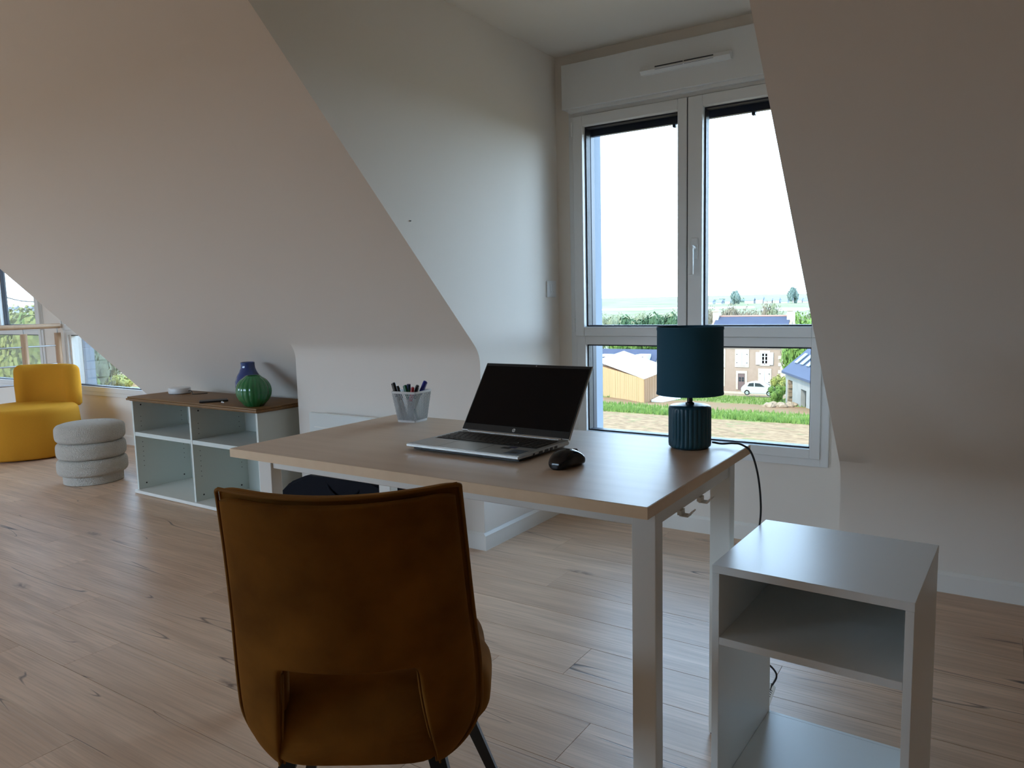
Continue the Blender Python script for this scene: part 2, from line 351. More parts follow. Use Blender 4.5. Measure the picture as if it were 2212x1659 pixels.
# ------------------------------------------------------------------ windows
def make_window(name, X0, X1, dz=0, zt=2.075, handle=True):
    """X0..X1 outer edge of the flat trim"""
    wn = sempty(name); Z0 = .377 + dz
    q = bmesh.new(); frame_ring(q, X0, X1, Z0, zt, .034, YW - .012, YW + .0005, bev=.001); struct('window_trim', q, PVC, wn)
    fx0, fx1 = X0 + .034, X1 - .034; q = bmesh.new()
    g0, g1 = X0 + .083, X1 - .076   # lower glass
    bx(q, fx0, YW - .020, Z0 + .034, g0 + .001, YW + .05, zt, .002); bx(q, g1 - .001, YW - .020, Z0 + .034, fx1, YW + .05, zt, .002)
    bx(q, g0, YW - .020, Z0 + .034, g1, YW + .05, .4543 + dz, .002); bx(q, g0, YW - .020, .9014 + dz, g1, YW + .05, .944 + dz, .002); bx(q, g0, YW - .020, 2.035, g1, YW + .05, zt, .002)
    struct('window_frame', q, PVC, wn)
    def glazed(p, a, b, c, d, y):
        q = bmesh.new(); frame_ring(q, a, b, c, d, .0075, y - .012, y + .03, bev=0); struct('window_gasket', q, GASKET, p)
        struct('window_pane', B(a + .003, y - .002, c + .003, b - .003, y + .002, d - .003), GLASS, p); struct('window_pane', B(a + .003, y + .018, c + .003, b - .003, y + .022, d - .003), GLASS, p)
    glazed(wn, g0, g1, .4543 + dz, .9014 + dz, YW + .015)
    xm = (X0 + X1)/2 - .002; s0, s1 = X0 + .034, X1 - .0
    k = (X1 - X0)
    for (a, b, la, lb) in ((X0 + .034, xm - .002, .052, .044), (xm + .003, X1 - .004, .068, .070)):
        q = bmesh.new(); ya, yb = YW - .036, YW + .035; c, d = .9445 + dz, 2.031; wb, wt = .047, .050
        bx(q, a, ya, c, a + la, yb, d, .003); bx(q, b - lb, ya, c, b, yb, d, .003); bx(q, a + la, ya, c, b - lb, yb, c + wb, .003); bx(q, a + la, ya, d - wt, b - lb, yb, d, .003)
        sh = struct('window_sash', q, PVC, wn); glazed(sh, a + la, b - lb, c + wb, d - wt, YW + .008)
    struct('window_mullion_seal', B(xm - .0022, YW - .030, .95 + dz, xm + .0032, YW + .03, 2.028), GASKET, wn)
    for z in (1.97, 1.0 + dz):
        q = bmesh.new(); lathe(q, [(.0065, z - .035), (.0065, z + .035)], 12, X0 + .028, YW - .036); struct('window_hinge', q, PVC, wn, smooth=40)
    if handle:
        q = bmesh.new(); bx(q, xm + .022, YW - .046, 1.30, xm + .054, YW - .036, 1.40, .003); h = struct('handle_plate', q, PVC, wn)
        q = bmesh.new(); tube(q, [(xm + .038, YW - .046, 1.355), (xm + .038, YW - .078, 1.355)], .010, 16); bx(q, xm + .020, YW - .082, 1.232, xm + .046, YW - .068, 1.365, .004, 2); struct('handle', q, PVC, wn, smooth=40)
    # closed-up roller shutter above: dark end bar, two stops, side rails
    q = bmesh.new(); bx(q, X0 + .08, YW + .06, 1.945, X1 - .075, YW + .085, 2.10); struct('shutter_slat', q, NAVY, wn)
    q = bmesh.new()
    for x in (xm - .10, xm + .27): bx(q, x - .008, YW + .062, 1.93, x + .008, YW + .083, 1.946, .002)
    struct('shutter_stop', q, NAVY, wn)
    struct('sill_rail', B(X0 + .078, YW + .036, .434 + dz, X1 - .076, YW + .085, .4555 + dz, .001), NAVY, wn)
    for x in (X0 + .078, X1 - .088): struct('shutter_rail', B(x, YW + .052, .44 + dz, x + .012, YW + .09, 2.1, .001), NAVY, wn)
    return wn
W1 = make_window('window_1', -1.851, -.597)
make_window('window_2', -9.09, -7.412, dz=.022); make_window('window_3', -7.045, -5.43, dz=.022)
# outer reveal panels with block joints beside window_3
q = bmesh.new()
for i in range(7): bx(q, -6.955, YW + .092, .40 + i*.20 + .004, -6.935, YW + .19, .60 + i*.20 - .004, .002)
for i in range(7): bx(q, -6.958, YW + .095, .40 + i*.20, -6.944, YW + .188, .60 + i*.20)
struct('trim_reveal', q, REVEAL)
# roller shutter box + vent
bxo = sempty('trim_shutter_box')
struct('box_front', B(-1.866, YW - .055, 2.068, XC - .03, YW - .0005, 2.281, .002), PVC, bxo)
struct('box_lip', B(-1.84, YW - .040, 2.052, XC - .03, YW - .0005, 2.069, .002), PVC, bxo)
vt = thing('air_vent', 'slim white slotted air vent on the roller shutter box above the window', 'vent', (-1.2255, YW - .055, 2.170))
q = bmesh.new(); prism(q, [(0, .018), (-.028, .012), (-.034, -.004), (-.020, -.018), (0, -.018)], 'x', -.208, .208); obj('body', q, PVC, vt)
for sx in (-1, 1):
    q = bmesh.new(); bx(q, min(sx*.003, sx*.135), -.0345, .004, max(sx*.003, sx*.135), -.024, .0075); obj('slot', q, GASKET, vt)
    q = bmesh.new(); bx(q, min(sx*.003, sx*.135), -.0325, -.0068, max(sx*.003, sx*.135), -.024, -.0052); obj('slot', q, GASKET, vt)
# light switch
lw = thing('light_switch', 'white double rocker light switch on the dormer side wall', 'switch', (XB, 3.318, 1.187))
obj('plate', B(0, -.045, -.042, .010, .045, .042, .004, 2), PVC, lw)
for s in (-1, 1):
    r = obj('rocker', B(.0095, -.022 if s < 0 else .0008, -.024, .0125, -.0008 if s < 0 else .022, .024, .001), PVC, lw); r.rotation_euler = (0, R(1.5*s), 0)
    obj('mark', B(.0122, s*.011 - .002, -.0165, .0134, s*.011 + .002, -.0125), ALU, r)
nl = obj('wall_nail', tube(bmesh.new(), [(XB, 2.245, 1.449), (XB + .006, 2.245, 1.449)], .0022, 8), BLACKP); tag(nl, 'tiny dark nail in the blue-lit dormer side wall', 'nail')
# heater
ht = thing('wall_heater', 'pale flat panel heater on the low wall behind the desk', 'heater', (-2.57, YK, .36))
obj('panel', B(-.40, -.085, -.22, .40, -.06, .225, .004), HEAT, ht); obj('casing', B(-.38, -.06, -.20, .38, -.012, .19), PVC, ht)
obj('trim_line', B(-.36, -.0866, .150, .36, -.0845, .1535), METALW, ht); obj('bracket', B(-.25, -.012, -.1, -.2, 0, .1), PVC, ht); obj('bracket', B(.2, -.012, -.1, .25, 0, .1), PVC, ht)

# ------------------------------------------------------------------ desk
dk = thing('desk', 'desk with pale birch top on white square metal legs', 'desk', (-1.131, 1.571, 0), R(-.19))
DX, DY = .608, .331
top = obj('desktop', B(-DX, -DY, .7262, DX, DY, .75, .0012), BIRCH, dk)
q = bmesh.new(); bx(q, -DX - .0006, -DY - .0006, .7266, DX + .0006, -DY + .0002, .7493); bx(q, DX - .0002, -DY, .7266, DX + .0006, DY, .7493); bx(q, -DX - .0006, -DY, .7266, -DX + .0002, DY, .7493); bx(q, -DX, DY - .0002, .7266, DX, DY + .0006, .7493)
obj('edge_band', q, BIRCHE, dk)
lx = DX - .016; LW, LD = .051, .036
for sx in (-1, 1):
    for sy, yy in ((-1, -.253), (1, .219)):
        x0 = sx*lx if sx < 0 else lx - LW; l = obj('leg', B(x0, yy, .004, x0 + LW, yy + LD, .7262, .002, 2), METALW, dk)
        obj('foot', B(x0 + .004, yy + .004, 0, x0 + LW - .004, yy + LD - .004, .0045), BLACKP, l)
obj('rail', B(-lx + LW, -.247, .684, lx - LW, -.235, .7262, .002), METALW, dk); obj('rail', B(-lx + LW, .249, .684, lx - LW, .261, .7262, .002), METALW, dk)
for sx in (-1, 1):
    x0 = sx*(lx - .006); obj('rail', B(min(x0, x0 - sx*.012), -.217, .684, max(x0, x0 - sx*.012), .237, .7262, .002), METALW, dk)
for yy in (-.108, .012):
    q = bmesh.new(); x0 = lx - .006; bx(q, x0 - .006, yy, .674, x0 + .003, yy + .022, .6845); bx(q, x0 - .002, yy, .6715, x0 + .018, yy + .022, .6745, .0008)
    prism(q, [(x0 + .016, .6715), (x0 + .027, .684), (x0 + .025, .686), (x0 + .0135, .6742)], 'y', yy, yy + .022); obj('hook', q, METALW, dk)

# ------------------------------------------------------------------ laptop
lp = thing('laptop', 'open silver laptop with black screen and black keys on the desk', 'laptop', (-1.1065, 1.4395, .75), R(-1.6))
LWd, LDp = .3575, .2335
q = bmesh.new(); bx(q, -LWd/2, 0, .0055, LWd/2, LDp, .0175)
for v in q.verts:
    if v.co.y < .01 and v.co.z < .01: v.co.z = .0105
bmesh.ops.bevel(q, geom=q.edges[:], offset=.0025, segments=2, affect='EDGES'); obj('base', q, ALU, lp, smooth=30)
obj('bottom_cover', B(-LWd/2 + .012, .018, .0015, LWd/2 - .012, LDp - .004, .0056), BLACKP, lp)
obj('front_edge', B(-LWd/2 + .002, -.0008, .0105, LWd/2 - .002, .004, .0172, .001), ALUL, lp)
for sx in (-1, 1): obj('rubber_foot', B(sx*.13 - .02, .022, 0, sx*.13 + .02, .03, .0016), BLACKP, lp)
obj('rubber_foot', B(-.14, LDp - .02, 0, .14, LDp - .012, .0016), BLACKP, lp)
kb = obj('keyboard', B(-.163, .098, .0172, .163, .207, .0178), BLACKP, lp)
ky0, kp = .1000, .0176
rowsk = [(.0128, [1]*18), (.0176, [1]*14 + [1, 1, 1, 1]), (.0176, [1.4] + [1]*12 + [.6 + 0, 1, 1, 1, 1]), (.0176, [1.7] + [1]*12 + [.3 + 0, 1, 1, 1, 1]), (.0176, [1.2] + [1]*11 + [1.8, 1, 1, 1, 1]), (.0176, [1, 1, 1, 1, 5.2, 1, 1, 1, 1, .8, 1, 1, 1, 1])]
yy = .2055; kmeshes = {}
for h, ws in rowsk:
    tot = sum(ws); un = .324/tot; x = -.162
    for wk in ws:
        key = (round(wk*un, 4), h)
        if key not in kmeshes:
            bm = B(0, 0, .0176, key[0] - .0024, h - .0026, .0192, .0008); bmesh.ops.recalc_face_normals(bm, faces=bm.faces[:]); me = bpy.data.meshes.new('key'); bm.to_mesh(me); bm.free(); me.materials.append(KEYM); kmeshes[key] = me
        o = bpy.data.objects.new('key', kmeshes[key]); C.objects.link(o); o.parent = kb; o.location = (x + .0012, yy - h, 0); x += wk*un
    yy -= h
q = bmesh.new()

bx(q, -.0785, .010, .0173, -.0780, .091, .0178); bx(q, .0410, .010, .0173, .0415, .091, .0178); bx(q, -.0785, .0907, .0173, .0415, .0912, .0178); obj('touchpad_outline', q, BEZEL, lp)
obj('touchpad', B(-.078, .006, .0172, .041, .0907, .0176), ALU, lp)
obj('sticker', B(.078, .064, .0174, .104, .083, .0179), BLACKP, lp, label='small black sticker by the touchpad'); obj('sticker', B(.090, .078, .0174, .114, .094, .0179), mat('blue_sticker', (.015, .02, .11), .3), lp, label='small dark blue sticker by the touchpad')
s_ = obj('sticker', B(.120, .018, .0174, .162, .068, .0179), mat('grey_blue_sticker', (.08, .12, .18), .3), lp, label='large grey-blue sticker on the palm rest corner'); obj('print', B(.130, .026, .0178, .150, .044, .01815), BLACKP, s_)
for i, (a, b) in enumerate(((.060, .068), (.086, .103), (.112, .130), (.136, .150), (.158, .172))): obj('port', B(LWd/2 - .0008, a, .0085, LWd/2 + .0004, b, .0145), BLACKP, lp)
q = bmesh.new(); tube(q, [(-.155, LDp + .001, .0155), (.155, LDp + .001, .0155)], .0055, 14); obj('hinge', q, ALU, lp, smooth=40)
obj('hinge_bar', B(-.150, LDp - .0085, .0172, .150, LDp - .0045, .0185, .0005), ALUL, lp)
lid = obj('lid', B(-LWd/2, -.0035, .002, LWd/2, .0015, .226, .0022, 2), ALU, lp, smooth=30); lid.location = (0, LDp + .001, .0145); LIDA = R(-36); lid.rotation_euler = (LIDA, 0, 0)
def lidpart(n, bm, m, **k):
    o = obj(n, bm, m, lid, **k); return o
lidpart('screen_bezel', B(-LWd/2 + .0025, -.0052, .0045, LWd/2 - .0025, -.0034, .2235, .001), BEZEL)
lidpart('screen', B(-.1725, -.0056, .024, .1725, -.0050, .2145), SCREEN)
cam_l = lidpart('webcam', tube(bmesh.new(), [(0, -.0053, .2190), (0, -.0060, .2190)], .0017, 12), ALU)
# round maker's mark under the screen
q = bmesh.new(); tube(q, [(0, -.0052, .0135), (0, -.00575, .0135)], .0052, 28)
lg = lidpart('logo', q, mat('logo_silver', (.7, .71, .7), .35)); fc = bpy.data.curves.new('logo_text', 'FONT'); fc.body = 'hp'; fc.size = .0095; fc.align_x = 'CENTER'; fc.align_y = 'CENTER'; fc.shear = .35; fc.extrude = .0001; fc.materials.append(BEZEL)
ftmp = bpy.data.objects.new('logo_tmp', fc); C.objects.link(ftmp); bpy.context.view_layer.update(); tme_ = bpy.data.meshes.new_from_object(ftmp.evaluated_get(bpy.context.evaluated_depsgraph_get())); bpy.data.objects.remove(ftmp)
ft = bpy.data.objects.new('logo_text', tme_); C.objects.link(ft); ft.parent = lid; ft.location = (0, -.0059, .0138); ft.rotation_euler = (R(90), 0, 0)

# ------------------------------------------------------------------ mouse
ms = thing('computer_mouse', 'glossy black wireless mouse beside the laptop', 'mouse', (-.817, 1.466, .75), R(-8))
def loft(bm, secs):
    for a, b in zip(secs, secs[1:]):
        n = len(a)
        for i in range(n): bm.faces.new((a[i], a[(i+1) % n], b[(i+1) % n], b[i]))
bm = bmesh.new(); secs = []; n = 28
for i in range(15):
    t = .5 - .5*math.cos(PI*(.03 + .94*i/14)); y = -.048 + .096*t; e = math.sin(PI*(.03 + .94*i/14))**.62
    wd = (.0315 + .003*math.cos(t*2*PI) + .0)*max(e, .1); hh = .043*(math.sin(PI*min(1, .22 + t*.66))**.8)*max(e**.7, .2); ring = []
    for k in range(n):
        a = 2*PI*k/n; cx_, sz = math.cos(a), math.sin(a)
        ring.append(bm.verts.new((wd*math.copysign(abs(cx_)**.75, cx_) + .004*(sz > 0)*sz, y, hh*(.5 + .5*math.copysign(abs(sz)**.8, sz)))))
    secs.append(ring)
loft(bm, secs); bm.faces.new(secs[0][::-1]); bm.faces.new(secs[-1]); obj('body', bm, GLOSSB, ms, smooth=180, mods=(('SUBSURF', dict(levels=1, render_levels=1)),))
q = bmesh.new()
for v in range(0, 12):
    pass
lathe(q, [(.0, -.004), (.0085, -.003), (.0085, .003), (.0, .004)], 20); wh = obj('wheel', q, BLACKP, ms, smooth=40); wh.rotation_euler = (0, R(90), 0); wh.location = (.002, .028, .029)
obj('side_button', B(-.034, -.012, .019, -.0285, .016, .024, .001), BEZEL, ms)

# ------------------------------------------------------------------ table lamp
lm = thing('table_lamp', 'dark teal table lamp with ribbed ceramic base on the desk corner', 'lamp', (-.647, 1.802, .75))
bm = bmesh.new(); rb = .0530; prof = [(.02, .002), (rb - .006, .002), (rb - .001, .006), (rb, .012)] + [(rb, .012 + .09*i/6) for i in range(1, 6)] + [(rb, .100), (rb - .0015, .105), (rb - .006, .1085), (.03, .110), (.0, .1105)]
lathe(bm, prof, 180, ribs=30, amp=.045, ribz=(.011, .101), abs_rib=True); obj('base', bm, TEAL, lm, smooth=60)
q = bmesh.new(); lathe(q, [(.046, 0), (.046, .003)], 40); obj('felt_pad', q, BLACKP, lm)
q = bmesh.new(); lathe(q, [(.011, .110), (.011, .115), (.007, .117), (.007, .128), (.013, .132), (.013, .150), (.0, .150)], 24); st = obj('socket', q, BLACKP, lm, smooth=40)
q = bmesh.new(); lathe(q, [(.0, .150), (.014, .152), (.02, .175), (.024, .195), (.018, .215), (.0, .224)], 24); obj('bulb', q, mat('bulb_glass', (.8, .8, .78), .2), st, smooth=60)
q = bmesh.new(); rs, ts, z0, z1 = .0813, .0012, .138, .306
lathe(q, [(rs + .001, z0), (rs, z1), (rs - ts, z1), (rs + .001 - ts, z0)], 72, closed=True); obj('shade', q, TEALS, lm, smooth=40)
q = bmesh.new(); lathe(q, [(rs + .0012, z1 - .007), (rs + .0008, z1 + .0008), (rs - ts - .0006, z1 + .0008), (rs - ts - .0006, z1 - .007)], 72, closed=True); obj('shade_binding', q, TEALS, lm, smooth=40); q = bmesh.new(); lathe(q, [(rs + .0020, z0 - .0008), (rs + .0018, z0 + .005), (rs - ts + .0004, z0 + .005), (rs - ts + .0004, z0 - .0008)], 72, closed=True); obj('shade_binding', q, TEALS, lm, smooth=40)
q = bmesh.new()
for i in range(3):
    a = i*2*PI/3; tube(q, [(.012*math.cos(a), .012*math.sin(a), .136), (.080*math.cos(a), .080*math.sin(a), .148)], .0015, 6)
obj('shade_carrier', q, BLKM, lm)
cordpts = [(.048, .030, .012), (.070, .040, .008), (.098, .040, .0115), (.120, .042, .009), (.139, .058, -.012), (.152, .076, -.075), (.156, .091, -.16), (.150, .096, -.23), (.144, .091, -.30), (.134, .108, -.42), (.124, .131, -.52), (.139, .156, -.585), (.172, .181, -.63), (.178, .191, -.655), (.166, .196, -.685)]
crd = obj('cord', tube(bmesh.new(), smooth_path(cordpts, 8), .0026, 8), BLACKP, lm, smooth=60)
q = bmesh.new(); bx(q, -.013, -.0006, -.066, .013, .0006, 0); tg = obj('cord_label', q, TAG, crd, label='white paper label folded round the cord'); tg.location = (.166, .196, -.682); tg.rotation_euler = (R(-8), R(14), R(-28))
q = bmesh.new()
for i in range(4): bx(q, -.008, -.0012, -.018 - i*.006, .008, -.0006, -.016 - i*.006)
bx(q, -.008, -.0012, -.056, .008, -.0006, -.045); o = obj('print', q, BLACKP, crd); o.location = tg.location; o.rotation_euler = tg.rotation_euler
q = bmesh.new(); tube(q, smooth_path([(.166, .196, -.68), (.158, .198, -.72), (.144, .204, -.744), (.104, .266, -.7465), (.034, .366, -.7465)], 6), .0026, 8); obj('cord_end', q, BLACKP, lm, smooth=60)

# ------------------------------------------------------------------ pen cup + markers
pc = thing('pen_cup', 'square white wire mesh pen cup at the back of the desk', 'pen cup', (-1.588, 1.822, .75), R(6))
hb, htp, HH = .034, .046, .100
def side_pt(s, u, v):   # side s 0..3, u -1..1 along, v 0..1 up
    h = hb + (htp - hb)*v; p = Vector((u*h, -h, .004 + (HH - .004)*v)); return Matrix.Rotation(s*PI/2, 3, 'Z') @ p
q = bmesh.new(); NB, slopeu = 15, .62
def bar(bm, a, b, wd, nrm):
    d = (b - a).normalized(); s = d.cross(nrm).normalized()*wd; t = nrm*wd
    vs = [bm.verts.new(p + x) for p in (a, b) for x in (s + t, -s + t, -s - t, s - t)]
    for i in range(4): bm.faces.new((vs[i], vs[(i+1) % 4], vs[4 + (i+1) % 4], vs[4 + i]))
for s in range(4):
    nrm = Matrix.Rotation(s*PI/2, 3, 'Z') @ Vector((0, -1, 0))
    for sg in (-1, 1):
        for i in range(-NB, NB*2):
            u0 = (-1 + 2*i/NB)*1.0; u1 = u0 + slopeu*2*1.0
            if u1 <= -1 or u0 >= 1: continue
            va, vb, ua, ub = 0, 1, u0, u1
            if ua < -1: va = (-1 - u0)/(u1 - u0); ua = -1
            if ub > 1: vb = (1 - u0)/(u1 - u0); ub = 1
            bar(q, side_pt(s, sg*ua, va), side_pt(s, sg*ub, vb), .00050, nrm)
obj('mesh_side', q, mat('mesh_metal', (.42, .43, .43), .4, metal=.5), pc, kind='stuff')
def sqring(bm, h0, h1, z0, z1, t, r=.005):
    def ringpts(h, z):
        out = []
        for cx_, cy_, a0 in ((1, 1, 0), (-1, 1, 90), (-1, -1, 180), (1, -1, 270)):
            for k in range(5): a = R(a0 + k*22.5); out.append(Vector((cx_*(h - r) + r*math.cos(a), cy_*(h - r) + r*math.sin(a), z)))
        return out
    L_ = [[bm.verts.new(p) for p in ringpts(h, z)] for h, z in ((h0, z0), (h1, z1), (h1 - t, z1), (h0 - t, z0))]; n = len(L_[0])
    for a, b in zip(L_, L_[1:] + L_[:1]):
        for i in range(n): bm.faces.new((a[i], a[(i+1) % n], b[(i+1) % n], b[i]))
q = bmesh.new(); sqring(q, htp + .0006, htp + .0016, HH - .006, HH + .001, .0022); obj('rim', q, PVC, pc, smooth=40)
q = bmesh.new(); sqring(q, hb + .0008, hb + .0012, 0, .0065, .0022); bx(q, -hb + .001, -hb + .001, .001, hb - .001, hb - .001, .0025); obj('bottom', q, PVC, pc, smooth=40)
pens = [('black', (.01, .01, .01), (-.020, -.020), (-.045, -.034), .128, 'black capped marker leaning out of the left corner of the pen cup'),
        ('black', (.012, .012, .012), (-.006, -.022), (-.033, -.030), .117, 'second black marker with a clip, just right of the leftmost one'),
        ('grey', (.16, .24, .26), (.022, .0), (-.026, .012), .112, 'grey-green pen lying flat across the pen cup'),
        ('green', (.008, .11, .05), (.015, -.018), (-.012, -.018), .119, 'green marker in the middle of the pen cup'),
        ('green', (.008, .10, .06), (-.012, .0), (.000, -.014), .121, 'green marker with a navy cap end in the pen cup'),
        ('red', (.35, .010, .015), (-.012, -.008), (.020, -.020), .113, 'red marker in the pen cup'),
        ('black', (.01, .01, .01), (-.018, .012), (.030, -.008), .118, 'black pen with a silver clip near the right of the pen cup'),
        ('blue', (.012, .025, .28), (-.010, -.002), (.042, .020), .130, 'blue capped marker leaning out of the right corner of the pen cup')]
for col, rgb, (bx0, by0), (tx, ty), hz, lb in pens:
    rot = Matrix.Rotation(R(6), 3, 'Z'); a = rot @ Vector((bx0, by0, .005)) + Vector((-1.588, 1.822, .75)); b = rot @ Vector((tx, ty, hz)) + Vector((-1.588, 1.822, .75)); d = (b - a).normalized()
    m_ = MATS.get('pen_' + col) or mat('pen_' + col, rgb, .3); q = bmesh.new(); L_ = (b - a).length
    t = thing('marker_pen', lb, 'pen', a); t.rotation_euler = d.to_track_quat('Z', 'Y').to_euler(); rr = .0055 if col != 'grey' else .004
    lathe(q, [(rr*.6, 0), (rr, .004), (rr, L_ - .045)], 14); obj('barrel', q, MATS['pen_' + col] if col in ('grey',) else ALU if rgb[0] > 5 else (MATS.get('pen_body') or mat('pen_body', (.45, .45, .45), .4)), t, smooth=40)
    q = bmesh.new(); lathe(q, [(rr*1.12, L_ - .047), (rr*1.12, L_ - .004), (rr*.85, L_), (0, L_)], 14); cp = obj('cap', q, m_, t, smooth=40)
    q = bmesh.new(); bx(q, -.0012, -rr*1.12 - .0022, L_ - .036, .0012, -rr*1.12 - .0006, L_ - .003); bx(q, -.0012, -rr*1.12 - .0022, L_ - .006, .0012, -rr*.8, L_ - .002); obj('clip', q, STEEL if 'silver' in lb else m_, cp)
    if 'navy' in lb: q = bmesh.new(); lathe(q, [(rr*1.16, L_ - .016), (rr*1.16, L_ + .0005), (0, L_ + .001)], 14); obj('cap_end', q, MATS.get('pen_navy') or mat('pen_navy', (.01, .015, .08), .3), t, smooth=40)

# ------------------------------------------------------------------ dining chair (seen from behind)
CH = Vector((-.874, .809, 0)); ch = thing('upholstered_chair', 'cognac velvet chair with an open-bottomed backrest, seen from behind', 'chair', CH, math.atan2(.544, .839))
def interp(tab, z):
    if z >= tab[0][0]: return tab[0][1]
    for (a, va), (b, vb) in zip(tab, tab[1:]):
        if z >= b: return vb + (va - vb)*(z - b)/(a - b)
    return tab[-1][1]
lean = [(.84, 0), (.718, .030), (.512, .070), (.406, .082), (.356, .095), (.30, .115)]
outw = [(.84, .200), (.718, .206), (.60, .212), (.512, .219), (.44, .220), (.406, .217), (.375, .206), (.35, .190), (.33, .170), (.318, .152), (.308, .136)]
inw = [(.524, .112), (.46, .116), (.40, .124), (.34, .133), (.30, .134)]
def shell(bm, inset, yoff, zt=.84, puff=0, thick=.02, hole_in=0):
    ZL = [zt - inset - k for k in (0, .006, .02, .05, .09, .14, .20, .26)] + [.555, .5265 + hole_in, .520 + hole_in, .49, .45, .42, .40, .385, .37, .355, .34, .328, .316 + inset*.5]
    no, ni = 6, 12; rowsv = []
    for layer in (0, 1):
        L_ = []
        for zi, z in enumerate(ZL):
            xo = interp(outw, z) - inset; xi = interp(inw, min(z, .520)) + hole_in; row = []
            if xo < xi + .002: xo = xi + .002
            xs_ = [-xo + (xo - xi)*i/no for i in range(no)] + [-xi + 2*xi*i/ni for i in range(ni + 1)] + [xi + (xo - xi)*(i + 1)/no for i in range(no)]
            for x in xs_:
                zz = z; ed = (abs(x)/(xo + 1e-6))
                zz -= .007*(1 - ed*ed)*max(0, 1 - (zt - z)/.15)
                if zi == 0: zz -= .010*max(0, ed - .9)/.1
                ew = min(1, (xo - abs(x))/.05) if z > .40 else min(1, (xo - abs(x))/.03); et = min(1, (zt - inset - z)/.05)
                pf = puff*math.sin(PI/2*max(0, ew))*math.sin(PI/2*max(0, et))
                y = -.053 + .062*(x/.20)**2 + interp(lean, z) + yoff + (thick if layer else -pf)
                row.append(bm.verts.new((x, y, zz)))
            L_.append(row)
        rowsv.append(L_)
    A, Bk = rowsv; nr, nc = len(ZL), no*2 + ni + 1; hole = lambda r, c: r >= 10 and no <= c < no + ni
    cells = {(r, c) for r in range(nr - 1) for c in range(nc - 1) if not hole(r, c)}
    for (r, c) in cells:
        bm.faces.new((A[r][c], A[r][c+1], A[r+1][c+1], A[r+1][c])); bm.faces.new((Bk[r][c], Bk[r+1][c], Bk[r+1][c+1], Bk[r][c+1]))
        for dr, dc, p, q_ in ((-1, 0, (r, c), (r, c+1)), (1, 0, (r+1, c), (r+1, c+1)), (0, -1, (r, c), (r+1, c)), (0, 1, (r, c+1), (r+1, c+1))):
            if (r + dr, c + dc) not in cells: bm.faces.new((A[p[0]][p[1]], A[q_[0]][q_[1]], Bk[q_[0]][q_[1]], Bk[p[0]][p[1]]))
    for v in [v for v in bm.verts if not v.link_faces]: bm.verts.remove(v)
    return bm
SS = (('SUBSURF', dict(levels=1, render_levels=2)),)
obj('backrest', shell(bmesh.new(), 0, .018, thick=.030), VELV, ch, smooth=180, mods=SS)
obj('back_panel', shell(bmesh.new(), .010, -.002, puff=.008, thick=.022, hole_in=.004), VELV, ch, smooth=180, mods=SS)
# piping round the outer edge and along both sides of the opening
pp = []
zr = [.315, .33, .35, .375, .406, .44, .512, .60, .718, .80, .826, .836]
def ppt(x, z, o=0): return (x, -.053 + .062*(x/.20)**2 + interp(lean, z) + .014 + o, z - .007*(1 - (x/.2)**2)*max(0, 1 - (.84 - z)/.15))
pp = [ppt(-interp(outw, z) + .002, z) for z in zr] + [ppt(-.192, .8395)] + [ppt(-.19 + .038*i, .8402) for i in range(11)] + [ppt(.192, .8395)] + [ppt(interp(outw, z) - .002, z) for z in zr[::-1]]
obj('piping', tube(bmesh.new(), smooth_path(pp, 3), .0033, 8), VELE, ch, smooth=60)
for s in (-1, 1):
    pz = [.512, .48, .45, .42, .40, .38, .36, .34, .32]
    for dx in (0, .007): obj('opening_seam', tube(bmesh.new(), smooth_path([(s*(interp(inw, z) + .002 + dx), -.053 + .062*(interp(inw, z)/.2)**2 + interp(lean, z) - .002 + (.0 if dx else .006), z) for z in pz], 4), .0022, 6), VELE, ch, smooth=60)
# seat cushion
bm = bmesh.new(); secs = []
for i in range(17):
    t = i/16; y = .055 + .44*t; e = max(.0, 1 - abs(2*t - 1)**4.5)**.4; wd = (.232 - .025*t)*max(e, .45) if t > .5 else (.232)*max(.60 + .40*min(1, t/.25), .0); ring = []
    zt_ = .462 + .008*math.sin(PI*t) - (.045*(1 - min(1, t/.12))**2) - .05*max(0, (t - .85)/.15)**2; zb_ = .345 - .025*(1 - min(1, t/.3)) + .02*max(0, (t-.8)/.2)
    for k in range(32):
        a = 2*PI*k/32; cx_, sz = math.cos(a), math.sin(a); ring.append(bm.verts.new((wd*math.copysign(abs(cx_)**.42, cx_), y, (zt_ + zb_)/2 + (zt_ - zb_)/2*math.copysign(abs(sz)**.55, sz))))
    secs.append(ring)
loft(bm, secs); bm.faces.new(secs[0][::-1]); bm.faces.new(secs[-1]); obj('seat', bm, VELV, ch, smooth=180, mods=(('SUBSURF', dict(levels=1, render_levels=1)),))
q = bmesh.new(); bx(q, -.13, .15, .325, .13, .40, .348, .004); obj('seat_frame', q, BLKM, ch)
for sx in (-1, 1):
    for ya, yb in ((.12, .015), (.38, .50)):
        q = bmesh.new(); a = Vector((sx*.125, ya, .345)); b = Vector((sx*.225, yb, 0)); wd, wd2 = .016, .011
        va = [bm_ for bm_ in ()]; d = (b - a)
        A = [q.verts.new(a + Vector(p)*wd) for p in ((-1, -.7, 0), (1, -.7, 0), (1, .7, 0), (-1, .7, 0))]; Bv = [q.verts.new(b + Vector(p)*wd2) for p in ((-1, -.7, 0), (1, -.7, 0), (1, .7, 0), (-1, .7, 0))]
        q.faces.new(A); q.faces.new(Bv[::-1])
        for k in range(4): q.faces.new((A[k], Bv[k], Bv[(k+1) % 4], A[(k+1) % 4]))
        obj('leg', q, BLKM, ch)

